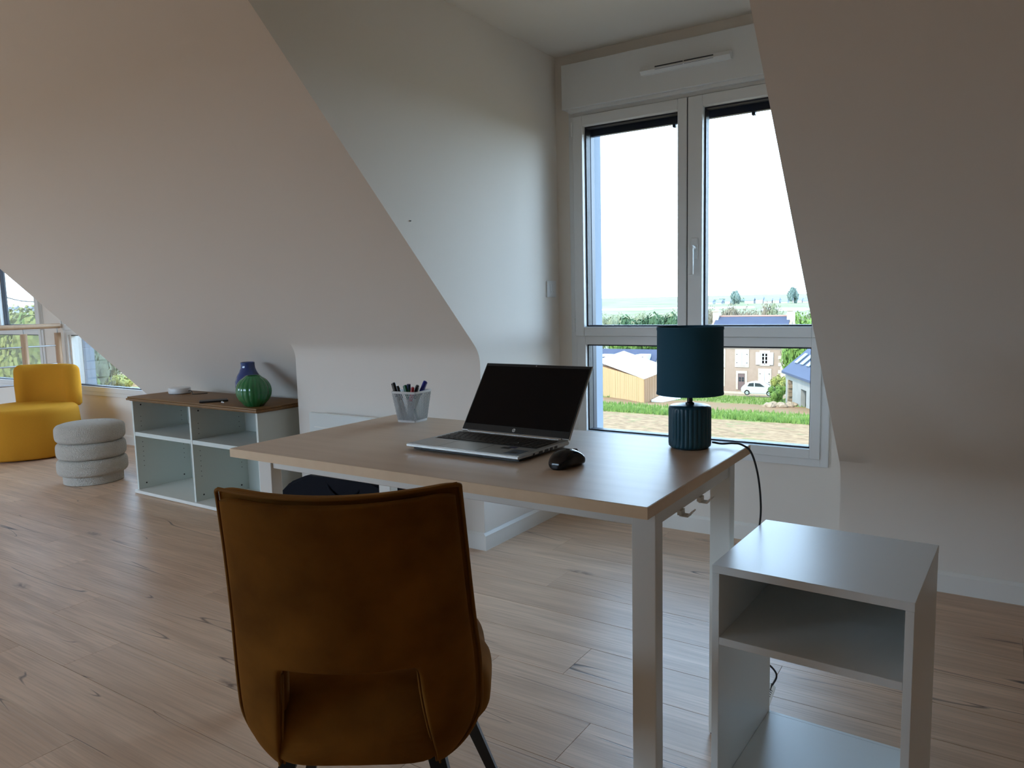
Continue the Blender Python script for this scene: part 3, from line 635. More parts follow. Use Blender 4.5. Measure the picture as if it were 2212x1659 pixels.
# ------------------------------------------------------------------ white side table on the right
bt = thing('side_table', 'white open-shelf side table standing right of the desk', 'side table', (-.2985, 1.7275, 0), R(-2.2))
BW, BD, BH = .1965, .195, .55
obj('top', B(-BW, -BD, BH - .018, BW, BD, BH, .0008), MELA, bt)
for sx in (-1, 1):
    a, b = sorted((sx*BW, sx*(BW - .0165))); obj('side_panel', B(a + (.0006 if sx < 0 else 0), -BD + .0008, 0, b - (0 if sx < 0 else .0006), BD, BH - .0184, .0008), MELA, bt)
obj('shelf', B(-BW + .0168, -BD + .001, .371, BW - .0168, BD - .002, .388, .0008), MELA, bt); obj('bottom_shelf', B(-BW + .0168, -BD + .001, .014, BW - .0168, BD - .012, .031, .0008), MELA, bt)
q = bmesh.new(); poly = [(-BW + .0168, .3882), (BW - .0168, .3882), (BW - .0168, BH - .0184), (.045, BH - .0184)] + [(.045*math.cos(R(a)), BH - .0184 - .026*math.sin(R(a))) for a in range(20, 180, 20)] + [(-.045, BH - .0184), (-BW + .0168, BH - .0184)]
prism(q, poly, 'y', BD - .014, BD - .004); obj('back_panel', q, MELA, bt)
q = bmesh.new(); bx(q, -BW + .0168, BD - .012, 0, BW - .0168, BD - .002, .031); obj('plinth', q, MELA, bt)

# ------------------------------------------------------------------ low bookcase with oak top
cb = thing('low_bookcase', 'low white bookcase with four empty compartments and a brown wooden top', 'bookcase', (-3.838, 2.675, 0), R(-.8))
CW, CD, CHt = .608, .183, .577
for x in (-CW, -.008, CW - .016):
    sp = obj('side_panel' if abs(x) > .1 else 'divider', B(x, -CD, .022, x + .016, CD, CHt, .0006), MELAC, cb)
    q = bmesh.new(); o_ = []
    faces = ([x + .016] if x < 0 else []) + ([x] if x > -CW else [])
    for fx in faces:
        for yy_ in (-CD + .045, CD - .05):
            for z in [.165 + i*.030 for i in range(6)] + [.415, .445, .475]:
                if 1: tube(q, [(fx - .0006, yy_, z), (fx + .0006, yy_, z)], .0026, 6)
        for yy_ in (-CD + .05, CD - .06): [tube(q, [(fx - .001, yy_, zb_), (fx + .001, yy_, zb_)], .005, 10) for zb_ in (.055, .548)]
    obj('peg_hole', q, BLACKP, sp, kind='stuff')
for a, b in ((-CW + .016, -.008), (.008, CW - .016)): obj('shelf', B(a, -CD + .002, .360, b, CD - .008, .384, .0006), MELAC, cb); obj('back_panel', B(a, CD - .008, .022, b, CD - .003, CHt), MELAC, cb)
q = bmesh.new(); bx(q, -CW - .006, -CD - .018, .002, CW + .006, CD, .022, .003); obj('bottom_board', q, METALW, cb)
for sx in (-1, 1): obj('foot', B(sx*(CW - .03) - .02, -CD + .01, 0, sx*(CW - .03) + .02, -CD + .05, .0025), PVC, cb)
q = bmesh.new()
for (e, z0_, z1_) in ((.006, CHt, CHt + .006), (.020, CHt + .006, CHt + .018), (.014, CHt + .018, CHt + .027)): bx(q, -CW - e, -CD - e, z0_, CW + e, CD, z1_, .002, 2)
obj('top_board', q, OAKTOP, cb, smooth=40)
TZ = CHt + .027
# things on the bookcase
gv = thing('green_vase', 'round ribbed green ceramic vase in front on the low bookcase', 'vase', (-3.323, 2.541, TZ))
bm = bmesh.new(); GH, GR = .165, .093
prof = [(.0, .0), (.042, .0), (.050, .003)] + [(GR*math.sin(R(a))**.86, GH/2 - (GH/2 - .001)*math.cos(R(a))) for a in range(42, 151, 9)] + [(.040, GH - .003), (.038, GH), (.034, GH - .002), (.05, GH - .02), (.08, GH/2), (.03, .008), (0, .008)]
lathe(bm, prof, 160, ribs=20, amp=.040, ribz=(.004, GH - .006), abs_rib=True); obj('body', bm, GREEN, gv, smooth=60)
bv = thing('blue_vase', 'dark blue glazed bottle vase standing behind the green vase', 'vase', (-3.520, 2.662, TZ))
q = bmesh.new(); lathe(q, [(0, 0), (.045, 0), (.052, .004), (.066, .04), (.074, .085), (.073, .115), (.062, .145), (.048, .168), (.040, .188), (.038, .205), (.0385, .2205), (.0365, .2215), (.0345, .218), (.034, .19), (.06, .12), (.04, .01), (0, .01)], 56); obj('body', q, BLUE, bv, smooth=60)
pk = thing('smart_puck', 'flat round white electronic puck on the left end of the bookcase', 'device', (-4.290, 2.728, TZ))
q = bmesh.new(); lathe(q, [(.060, .003), (.064, .0035), (.0655, .008), (.0655, .032), (.062, .0365), (0, .0375)], 48); obj('body', q, PVC, pk, smooth=40); q = bmesh.new(); lathe(q, [(.060, 0), (.060, .0035)], 40); obj('rubber_base', q, BLACKP, pk)
q = bmesh.new(); tube(q, smooth_path([(.062, .02, .016), (.078, .024, .018), (.098, .022, .012), (.118, .010, .004), (.14, .0, .0022), (.17, .04, .0022), (.18, .072, .0022)], 6), .0022, 8); obj('cable', q, BLACKP, pk, smooth=60)
ph = thing('smartphone', 'black smartphone lying face up on the bookcase near its front edge', 'phone', (-3.706, 2.560, TZ), R(57))
obj('body', B(-.076, -.036, 0, .076, .036, .0105, .003, 2), BLACKP, ph, smooth=40); obj('screen', B(-.073, -.033, .0103, .073, .033, .0108), mat('phone_glass', (.003, .003, .004), .35, spec=.08), ph)
ks = thing('glint_piece', 'tiny pale piece standing in for a glint beside the phone', 'small item', (-3.600, 2.545, TZ), R(20)); q = bmesh.new(); tube(q, [(-.008, 0, .004), (.008, 0, .0035)], .0032, 10); obj('glint_bar', q, PVC, ks, smooth=50); q = bmesh.new(); lathe(q, [(0, 0), (.0045, .001), (.006, .005), (.004, .010), (0, .011)], 14, -.010, .006); obj('glint_bead', q, STEEL, ks, smooth=60)  # added solid piece that stands in for a glint by the phone

# ------------------------------------------------------------------ pouf stool
sto = thing('pouf_stool', 'cream boucle pouf of three stacked rolls on the floor', 'stool', (-5.054, 2.547, 0))
q = bmesh.new(); lathe(q, [(.172, 0), (.180, .003), (.180, .07), (.16, .075)], 64); obj('plinth', q, BOUC, sto, smooth=50)
for i, (z0_, z1_, r) in enumerate(((.056, .165, .212), (.165, .275, .209), (.275, .394, .210))):
    q = bmesh.new(); pr = []
    for k in range(15):
        t_ = k/14; u_ = abs(2*t_ - 1); dd_ = .004*u_**2 + .024*u_**6
        if i == 2 and t_ > .5: dd_ = .004*u_**2 + .040*(1 - math.sqrt(max(0, 1 - max(0, (u_ - .42)/.58)**2)))
        pr.append((r - dd_, z0_ + (z1_ - z0_)*t_))
    pr = [(r*.5, z0_)] + pr + ([(r*.5, z1_ + .004), (0, z1_ + .006)] if i == 2 else [(r*.5, z1_)]); lathe(q, pr, 72); obj('roll', q, BOUC, sto, smooth=60)

# ------------------------------------------------------------------ mustard armchair
ac = thing('lounge_chair', 'round mustard yellow lounge chair by the stair railing', 'armchair', (-6.475, 2.80, 0))
def blob_prism(bm, outline, z0, z1, rad, n=6, bulge=0):
    """closed outline (list of (x,y)) with rounded top and bottom edges"""
    cx_ = sum(p[0] for p in outline)/len(outline); cy_ = sum(p[1] for p in outline)/len(outline); lv = []
    steps = [(rad*.3, z0)] + [(0, z0 + rad*.3)] + [(-bulge, (z0 + z1)/2)] + [(rad*(1 - math.cos(R(a))), z1 - rad + rad*math.sin(R(a))) for a in range(0, 91, 15)]
    N_ = len(outline)
    for ins, z in steps:
        ring = []
        for i in range(N_):
            p0, p1, p2 = outline[i-1], outline[i], outline[(i+1) % N_]; t = Vector((p2[0]-p0[0], p2[1]-p0[1])).normalized(); nn = Vector((-t.y, t.x))
            ring.append(bm.verts.new((p1[0] + nn.x*ins, p1[1] + nn.y*ins, z)))
        lv.append(ring)
    loft(bm, lv); bm.faces.new(lv[0][::-1]); bm.faces.new(lv[-1]); return bm
out = []
for i in range(48):
    a = 2*PI*i/48; r = .375 + .028*math.cos(2*(a - R(-35))) - .022*math.exp(-((a - R(330))/.35)**2); out.append((r*math.cos(a), r*math.sin(a)))
obj('seat', blob_prism(bmesh.new(), out, .012, .395, .055, bulge=.012), MUST, ac, smooth=180)
q = bmesh.new(); lathe(q, [(.30, 0), (.30, .014)], 40); obj('base', q, BLACKP, ac)
arc = []; a0, a1 = 75, 160
for i in range(25):
    a = R(a0 + (a1 - a0)*i/24); arc.append((.385*math.cos(a), .385*math.sin(a)))
inner = [(.262*math.cos(R(a0 + (a1 - a0)*i/24)), .262*math.sin(R(a0 + (a1 - a0)*i/24))) for i in range(24, -1, -1)]
def capend(c0, c1, n=5):
    c0, c1 = Vector(c0), Vector(c1); m_ = (c0 + c1)/2; v = c0 - m_; return [tuple(m_ + Matrix.Rotation(R(180*k/(n+1)), 2) @ v) for k in range(1, n+1)]
ol = arc + capend(arc[-1], inner[0]) + inner + capend(inner[-1], arc[0])
obj('backrest', blob_prism(bmesh.new(), ol, .36, .70, .055, bulge=.004), MUST, ac, smooth=180)

# ------------------------------------------------------------------ stair railing
rl = thing('stair_railing', 'beech stair railing with steel bars behind the yellow chair', 'railing', (RAIL_X, 0, 0))
obj('handrail', tube(bmesh.new(), [(0, 1.5, 1.008), (0, 3.345, 1.008)], .0215, 20), BEECH, rl, smooth=40)
for y in (3.045, 3.32, 2.1, 1.6):
    p = obj('post', tube(bmesh.new(), [(0, y, -.02), (0, y, .948)], .026, 20), BEECH, rl, smooth=40); obj('pin', tube(bmesh.new(), [(0, y, .945), (0, y, .99)], .005, 8), STEEL, p)
for z in (.835, .675, .515, .355, .195): obj('bar', tube(bmesh.new(), [(.0, 1.5, z), (.0, 3.32, z)], .0065, 10), STEEL, rl, smooth=40)

# ------------------------------------------------------------------ dark bag under the desk
bg = thing('dark_bag', 'large black fabric bag on the floor beneath the desk', 'bag', (-2.45, 2.30, 0))
bm = bmesh.new(); prof = [(-.42, 0), (.255, 0), (.262, .20), (.258, .352), (.18, .356), (-.20, .350), (-.23, .345), (-.345, .30), (-.42, .24)]
prism(bm, prof, 'y', 0, .24); bmesh.ops.bevel(bm, geom=bm.edges[:], offset=.014, segments=3, affect='EDGES'); obj('body', bm, BAG, bg, smooth=60)
q = bmesh.new(); tube(q, smooth_path([(-.10, .02, .352), (-.06, -.004, .30), (.02, -.010, .27), (.10, -.004, .30), (.14, .02, .352)], 6), .007, 8); obj('handle', q, BAG, bg, smooth=60)
obj('zip', B(-.19, .118, .353, .17, .126, .359), BLACKP, bg)

# ================================================================== outdoors (seen through the windows)
def at(px, py, Y=None, Z=None, D=None):
    """the world point that a sight line of the photograph reaches at depth Y, height Z or distance D"""
    d = fw + rt2*((px - 1106)/FPX) - up2*((py - 829.5)/FPX)
    t = Y/d.y if Y is not None else (Z - CAM_H)/d.z if Z is not None else D/math.hypot(d.x, d.y)
    return Vector((0, 0, CAM_H)) + d*t
TP = [(3.7, -3.16), (95, -11.15), (150, -14), (300, -13.5), (520, -12), (640, -9.5), (800, -7.5), (1000, -4.5), (1200, -1.0), (1500, 2), (1900, 3)]
def gz(x, y):
    d = y if x > -30 else y + (-30 - x)*.28
    z = TP[0][1]
    for (a, va), (b, vb) in zip(TP, TP[1:]):
        if d >= a: z = va + (vb - va)*min(1, (d - a)/(b - a))
    return z
def rgrid(lo, hi, n, c, p=1.7):
    out = []
    for i in range(n + 1):
        t = -1 + 2*i/n; out.append(c + (hi - c)*t**p if t > 0 else c - (c - lo)*(-t)**p)
    return out
ground = bpy.data.materials.new('ground'); ground.use_nodes = True; t = ground.node_tree; N = t.nodes; L = t.links; b = N['Principled BSDF']; b.inputs['Roughness'].default_value = .95; b.inputs['Specular IOR Level'].default_value = .1
tc = N.new('ShaderNodeTexCoord'); sx = N.new('ShaderNodeSeparateXYZ'); L.new(tc.outputs['Object'], sx.inputs[0])
def gn(s, det=4):
    mp = N.new('ShaderNodeMapping'); mp.inputs['Scale'].default_value = s if hasattr(s, '__len__') else (s,)*3; L.new(tc.outputs['Object'], mp.inputs[0]); n = N.new('ShaderNodeTexNoise'); n.inputs['Scale'].default_value = 1; n.inputs['Detail'].default_value = det; L.new(mp.outputs[0], n.inputs['Vector']); return n.outputs['Fac']
def gr(v, a, b_, c=0, d=1):
    n = N.new('ShaderNodeMapRange'); n.inputs[1].default_value = a; n.inputs[2].default_value = b_; n.inputs[3].default_value = c; n.inputs[4].default_value = d; L.new(v, n.inputs[0]); return n.outputs[0]
def gm(f, a, b_):
    n = N.new('ShaderNodeMix'); n.data_type = 'RGBA'
    if isinstance(f, float): n.inputs[0].default_value = f
    else: L.new(f, n.inputs[0])
    for i, v in ((6, a), (7, b_)):
        if isinstance(v, tuple): n.inputs[i].default_value = (*v, 1)
        else: L.new(v, n.inputs[i])
    return n.outputs[2]
def gmath(op, a, b_):
    n = N.new('ShaderNodeMath'); n.operation = op
    for i, v in ((0, a), (1, b_)):
        if isinstance(v, (int, float)): n.inputs[i].default_value = v
        else: L.new(v, n.inputs[i])
    return n.outputs[0]
yy = gmath('ADD', sx.outputs[1], gmath('MULTIPLY', gmath('SUBTRACT', gn(.35), .5), 5.0))
soil = gm(gr(gn((2.2, 2.2, 2), 6), .38, .62), (.165, .098, .047), (.255, .160, .082)); soil = gm(gmath('MULTIPLY', gr(gn(.9, 3), .58, .66), .5), soil, (.09, .13, .035))
grass = gm(gr(gn(1.2), .35, .65), (0.083, 0.115, 0.019), (0.171, 0.179, 0.042)); brown = gm(gr(gn(1.0), .35, .65), (0.212, 0.106, 0.052), (0.180, 0.123, 0.059))
far = gm(gr(gn(.03), .4, .6), (0.150, 0.158, 0.082), (0.200, 0.200, 0.111))  # distant ground paled in its colour to stand for haze
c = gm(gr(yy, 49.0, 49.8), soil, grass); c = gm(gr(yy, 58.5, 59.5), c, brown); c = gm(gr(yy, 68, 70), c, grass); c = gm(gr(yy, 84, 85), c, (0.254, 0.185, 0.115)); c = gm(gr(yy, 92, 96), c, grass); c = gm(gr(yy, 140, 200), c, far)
L.new(c, b.inputs['Base Color'])
def terrain(name, xs_, ys_, m, rough=0):
    bm = bmesh.new(); g = [[bm.verts.new((x, y, gz(x, y) + (rough*(noise.noise(Vector((x*1.7, y*1.7, 0)))) if y < 49 else 0))) for x in xs_] for y in ys_]
    for a, b_ in zip(g, g[1:]):
        for i in range(len(xs_) - 1): bm.faces.new((a[i], a[i+1], b_[i+1], b_[i]))
    o = obj(name, bm, m, smooth=180); o['kind'] = 'structure'; return o
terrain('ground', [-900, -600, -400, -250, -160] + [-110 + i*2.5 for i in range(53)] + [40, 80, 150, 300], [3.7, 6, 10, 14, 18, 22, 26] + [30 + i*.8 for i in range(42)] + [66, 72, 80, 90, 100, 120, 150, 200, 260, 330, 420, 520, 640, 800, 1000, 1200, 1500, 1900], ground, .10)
bm = bmesh.new(); gg = [[bm.verts.new((x, y, z)) for x in (-900, -200, -60, -10, 3, 60, 300)] for y, z in ((-900, 30), (-200, 13), (-60, 6.2), (-30, 3.6), (-14, -.5), (-8, -2.6), (-3.5, -3.16), (3.7, -3.16))]
for a, b_ in zip(gg, gg[1:]):
    for i in range(6): bm.faces.new((a[i], a[i+1], b_[i+1], b_[i]))
o = obj('ground_rear_block', bm, mat('dark_block_hill', (.035, .032, .022), .95, noise_=(.6, 1, (.055, .048, .032)))); o['kind'] = 'structure'  # unseen rear ground, raised and darkened to block low sky light
SLATE = mat('blue_slate', (.050, .058, .088), .75, spec=.15, noise_=((1.2, 1.2, 1.2), .5, (.062, .072, .105)))
RENDERW = mat('beige_render', (.265, .185, .130), .9, noise_=((2.5, 2.5, 2.5), .6, (.31, .22, .16)))
WHITEW = mat('limewashed_stone', (0.450, 0.391, 0.295), .85, noise_=((3, 3, 3), .6, (0.340, 0.279, 0.197)))
SHUT = mat('white_shutter', (.60, .60, .59), .6)
DOORM = mat('brown_door', (.12, .075, .065), .6)
CONC = mat('grey_blockwork', (0.200, 0.186, 0.160), .9, noise_=((1, 1, 1), .7, (0.260, 0.242, 0.209)))
STONE = mat('rubble_masonry', (0.191, 0.132, 0.077), .9, noise_=((3, 3, 3), .9, (0.297, 0.211, 0.133)))
LARCH_LIT = mat('larch_lit_side', (0.350, 0.224, 0.087), .75, noise_=((6, 6, .2), .8, (0.286, 0.167, 0.059)))  # shed's sunlit side: the brighter light is put into the board colour
LARCH_SHADE = mat('larch_shade_side', (0.329, 0.167, 0.070), .75, noise_=((6, 6, .2), .8, (0.276, 0.132, 0.052)))  # same larch for the side turned from the sun, shade in its colour
ROOFW = mat('white_roof_membrane', (.80, .80, .80), .6)
CARW = mat('white_car_paint', (.42, .42, .41), .25, coat=.6)
DARKG = mat('dark_glazing', (.03, .035, .04), .15)
TYRE = mat('tyre_rubber', (.02, .02, .02), .8)
# stone house
hs = thing('stone_house', 'two storey beige rendered house with slate roof and white shutters behind the lamp', 'house', (-30.5, 90, -11.2))
def HP(px, py): p = at(px, py, Y=90); return p.x + 30.5, p.z + 11.2
hx1, he = HP(1696, 752); he += .55
hr = (CAM_H + (at(1600, 683, Y=94).z - CAM_H)) + 11.2
obj('wall', B(0, 0, -.5, hx1, 8, he), RENDERW, hs)
for x in (0, hx1 - .35):
    q = bmesh.new(); prism(q, [(0, he - .01), (8, he - .01), (4, hr - .15)], 'x', x, x + .35); obj('gable', q, RENDERW, hs)
q = bmesh.new(); prism(q, [(-.35, he - .15), (4, hr), (8.35, he - .15), (8.35, he - .35), (4, hr - .22), (-.35, he - .35)], 'x', .3, hx1 - .3); obj('roof', q, SLATE, hs)
q = bmesh.new(); tube(q, [(.3, 4, hr), (hx1 - .3, 4, hr)], .12, 8); obj('ridge_tiles', q, mat('terracotta', (.30, .16, .12), .8), hs)
for x in (-.05, hx1 - .65):
    chm = obj('chimney', B(x, 3.4, he + 1, x + .7, 4.6, hr + .75), WHITEW, hs); q = bmesh.new(); bx(q, x - .05, 3.3, hr + .60, x + .75, 4.7, hr + .72)
    for k in range(3): lathe(q, [(.12, hr + .72), (.10, hr + 1.0)], 10, x + .35, 3.65 + k*.35)
    obj('chimney_pot', q, mat('pot_clay', (.42, .30, .20), .8), chm)
for k, z in enumerate([.2 + i*.42 for i in range(12)]): obj('quoin', B(hx1 - (.75 if k % 2 else .5), -.06, z, hx1 + .05, .3, z + .40), WHITEW, hs)
obj('plinth', B(0, -.05, -.4, hx1 + .02, .1, .75), WHITEW, hs)
def opening(px0, px1, py0, py1, kind):
    x0, z1 = HP(px0, py0); x1, z0 = HP(px1, py1); q = bmesh.new(); frame_ring(q, x0 - .22, x1 + .22, z0 - (.0 if kind == 'door' else .2), z1 + .28, .24, -.06, .05, wb=.001 if kind == 'door' else .2, wt=.3, bev=0); wn = obj('surround', q, WHITEW, hs)
    if kind == 'shut':
        xm = (x0 + x1)/2
        for a, b_ in ((x0, xm - .02), (xm + .02, x1)): obj('shutter', B(a, -.10, z0, b_, -.03, z1), SHUT, wn)
        q = bmesh.new()
        for zz in (z0 + .2*(z1 - z0), z0 + .8*(z1 - z0)):
            bx(q, x0 - .05, -.125, zz - .035, x0 + .12, -.10, zz + .035); bx(q, x1 - .12, -.125, zz - .035, x1 + .05, -.10, zz + .035)
        obj('shutter_hinge', q, BLKM, wn)
    elif kind == 'open':
        obj('pane', B(x0, .0, z0, x1, .04, z1), DARKG, wn); q = bmesh.new(); xm = (x0 + x1)/2; frame_ring(q, x0, x1, z0, z1, .09, -.05, .0, bev=0); bx(q, xm - .07, -.05, z0, xm + .07, 0, z1); bx(q, x0, -.05, z0 + (z1 - z0)*.33, x1, 0, z0 + (z1 - z0)*.33 + .05); bx(q, x0, -.05, z0 + (z1 - z0)*.66, x1, 0, z0 + (z1 - z0)*.66 + .05); obj('window_bars', q, SHUT, wn)
        for a, b_ in ((x0 - .62, x0 - .08), (x1 + .08, x1 + .62)): obj('shutter', B(a, -.14, z0 - .05, b_, -.08, z1 + .05), SHUT, wn)
    else:
        obj('door', B(x0, -.02, z0, x1, .04, z1), DOORM, wn); q = bmesh.new(); w_ = x1 - x0
        for i in range(2):
            for j in range(2): bx(q, x0 + w_*(.14 + .4*i), -.04, z0 + (z1 - z0)*(.50 + .14*j), x0 + w_*(.44 + .4*i), -.02, z0 + (z1 - z0)*(.62 + .14*j))
        obj('door_panes', q, DARKG, wn)
opening(1592, 1614, 759, 790, 'shut'); opening(1645, 1659, 762, 787, 'open'); opening(1642, 1662, 801, 832, 'shut'); opening(1594, 1609.5, 806, 842, 'door')
opening(1545, 1563, 759, 790, 'shut'); opening(1545, 1562, 801, 831, 'shut')
# barn on the right
P0 = at(1698, 799, Y=74); P1 = at(1756, 819, Z=P0.z); e_ = (P1 - P0).normalized(); nb = Vector((-e_.y, e_.x, 0)); nb = nb if nb.y > 0 else -nb
bar_ = thing('grey_barn', 'grey blockwork barn with blue slate roof and skylights right of the stone house', 'barn', (P0.x, P0.y, 0), math.atan2(e_.y, e_.x))
G = gz(P0.x, P0.y) - 1.2; ze = P0.z; sgn = 1 if (Matrix.Rotation(math.atan2(e_.y, e_.x), 3, 'Z') @ Vector((0, 1, 0))).dot(nb) > 0 else -1
q = bmesh.new(); BL = 14
for (x0, x1, z0, z1) in ((0, .9, G, ze), (.9, 2.3, G + 3.6, ze), (2.3, 5.0, G, ze), (5.0, 6.6, G + 3.2, ze), (6.6, BL, G, ze)): bx(q, x0, 0, z0, x1, sgn*.4, z1)
bx(q, 0, sgn*.4, G, .4, sgn*9, ze); bx(q, BL - .4, sgn*.4, G, BL, sgn*9, ze); bx(q, 0, sgn*8.6, G, BL, sgn*9, ze); obj('wall', q, CONC, bar_)
q = bmesh.new(); prism(q, [(0, ze), (sgn*9, ze), (sgn*4.5, ze + 3.9)], 'x', 0, .4); obj('gable', q, CONC, bar_)
for k in range(9): obj('jamb_stone', B(.72, -.04, G + k*.40, 1.02 + (.12 if k % 2 else 0), sgn*.45, G + k*.40 + .37), STONE, bar_)
obj('roof', prism(bmesh.new(), [(-sgn*.35, ze - .1), (sgn*4.5, ze + 4.1), (sgn*9.35, ze - .1), (sgn*9.35, ze - .3), (sgn*4.5, ze + 3.85), (-sgn*.35, ze - .3)], 'x', -.3, BL), SLATE, bar_)
for x in (1.1, 2.9, 4.7):
    sk = B(-.4, -.65, 0, .4, .65, .08); o = obj('skylight', sk, mat('skylight_glass', (.20, .26, .29), .5) if 'skylight_glass' not in MATS else MATS['skylight_glass'], bar_); o.location = (x + .2, sgn*1.05, ze + 1.18); o.rotation_euler = (sgn*math.atan2(4.2, 4.85), 0, 0)
# slate roofed house on the left
Lp = at(1300, 753, Y=88); Rp = at(1424, 755, Y=88)
h2 = thing('slate_roofed_house', 'long house with blue slate roof behind the timber shed', 'house', (Lp.x, 84, 0)); WL = Rp.x - Lp.x; rz = Lp.z; G2 = gz(Lp.x, 84) - 1
q = bmesh.new(); bx(q, -6, 0, G2, WL, 8, rz - 4); obj('wall', q, RENDERW, h2)
q = bmesh.new(); prism(q, [(0, rz - 4), (8, rz - 4), (4, rz - .2)], 'x', WL - .3, WL); obj('gable', q, WHITEW, h2)
obj('roof', prism(bmesh.new(), [(-.4, rz - 4.3), (4, rz), (8.4, rz - 4.3), (8.4, rz - 4.5), (4, rz - .2), (-.4, rz - 4.5)], 'x', -6.2, WL + .1), SLATE, h2)
for px in (1307, 1387):
    p = at(px, 772, Y=86); x = p.x - Lp.x; d_ = obj('dormer', B(x - .7, 1.2, p.z - .7, x + .7, 3.2, p.z + .35), SHUT, h2); obj('pane', B(x - .5, 1.15, p.z - .55, x + .5, 1.21, p.z + .15), SLATE, d_)
# timber shed
NZ = at(1391, 818, Y=62); nb_ = NZ.z; Lc = at(1291, 789, Z=nb_); Rc = at(1447, 796, Z=nb_); Bc = Lc + Rc - NZ
sd = thing('timber_shed', 'timber clad shed with a bright flat white roof beyond the field', 'shed', (NZ.x, NZ.y, 0))
gsh = min(gz(NZ.x, NZ.y), gz(Lc.x, Lc.y)) - .3
def planks(A, Bp, n, m, nm):
    d = (Bp - A); ln = d.length; d.normalize(); nn = Vector((-d.y, d.x, 0)); nn = nn if nn.y < 0 else -nn; ang = math.atan2(d.y, d.x)
    pw = ln/n; bm = B(.008, -.03, 0, pw - .008, .03, 1); bmesh.ops.recalc_face_normals(bm, faces=bm.faces[:]); me = bpy.data.meshes.new('cladding_board'); bm.to_mesh(me); bm.free(); me.materials.append(m)
    for i in range(n):
        o = bpy.data.objects.new('cladding_board', me); C.objects.link(o); o.parent = sd; p = A + d*pw*i - NZ; o.location = (p.x + nn.x*random.uniform(0, .03), p.y + nn.y*random.uniform(0, .03), gsh); o.rotation_euler = (0, 0, ang); o.scale = (1, 1, nb_ - gsh)
planks(NZ, Lc, 64, LARCH_LIT, 'a'); planks(NZ, Rc, 44, LARCH_SHADE, 'b')
q = bmesh.new(); base_ = [(p.x - NZ.x, p.y - NZ.y) for p in (NZ, Rc, Bc, Lc)]; cen = Vector((sum(p[0] for p in base_)/4, sum(p[1] for p in base_)/4))
prism(q, [tuple(cen + (Vector(p) - cen)*.985) for p in base_], 'z', gsh, nb_ - .02); obj('wall_core', q, LARCH_SHADE, sd)
q = bmesh.new(); vs = []
for k, (p, dz) in enumerate(zip(base_, (0, 0, .75, .45))):
    p2 = cen + (Vector(p) - cen)*1.02; vs.append((q.verts.new((p2.x, p2.y, nb_ - .02 + dz)), q.verts.new((p2.x, p2.y, nb_ + .10 + dz))))
q.faces.new([v[0] for v in vs]); q.faces.new([v[1] for v in vs][::-1])
for k in range(4): a_, b_ = vs[k], vs[(k+1) % 4]; q.faces.new((a_[0], a_[1], b_[1], b_[0]))
obj('roof', q, ROOFW, sd)
q = bmesh.new(); dd = (Rc - NZ).normalized(); 
a_ = Vector((0, 0, 0)); nn_ = Vector((dd.y, -dd.x, 0)); pts_ = [a_ + dd*2.2 + nn_*.1, Rc - NZ + nn_*.1, Rc - NZ + nn_*1.1, a_ + dd*2.2 + nn_*1.1]
prism(q, [(p.x, p.y) for p in pts_], 'z', gsh, gz(NZ.x, NZ.y + 3) + .25); obj('concrete_step', q, ROOFW, sd)
# car
cp_ = at(1641, 853, Y=84.5); cz = cp_.z
cr = thing('parked_car', 'small pale hatchback car parked before the stone house', 'car', (cp_.x, 84.5, cz), 0)
prof = [(-1.85, .35), (-1.9, .75), (-1.72, 1.0), (-1.25, 1.42), (-.6, 1.50), (.25, 1.46), (1.0, 1.0), (1.7, .82), (1.9, .6), (1.9, .3), (1.5, .22), (-1.5, .22)]
q = bmesh.new(); prism(q, prof, 'y', -.8, .8); bmesh.ops.bevel(q, geom=q.edges[:], offset=.05, segments=2, affect='EDGES'); obj('body', q, CARW, cr, smooth=50)
for a in ([(-1.15, 1.02), (-.95, 1.36), (-.45, 1.42), (-.45, 1.02)], [(-.33, 1.02), (-.33, 1.42), (.22, 1.38), (.75, 1.02)]): obj('side_window', prism(bmesh.new(), a, 'y', -.815, -.79), DARKG, cr)
for x in (-1.2, 1.22):
    for y in (-.80, .62): q = bmesh.new(); lathe(q, [(0, 0), (.30, 0), (.30, .18), (0, .18)], 20); o = obj('wheel', q, TYRE, cr, smooth=40); o.rotation_euler = (R(-90), 0, 0); o.location = (x, y, .30); q = bmesh.new(); lathe(q, [(0, -.012), (.19, -.012), (.19, .01), (0, .01)], 16); obj('hubcap', q, ALU, o)
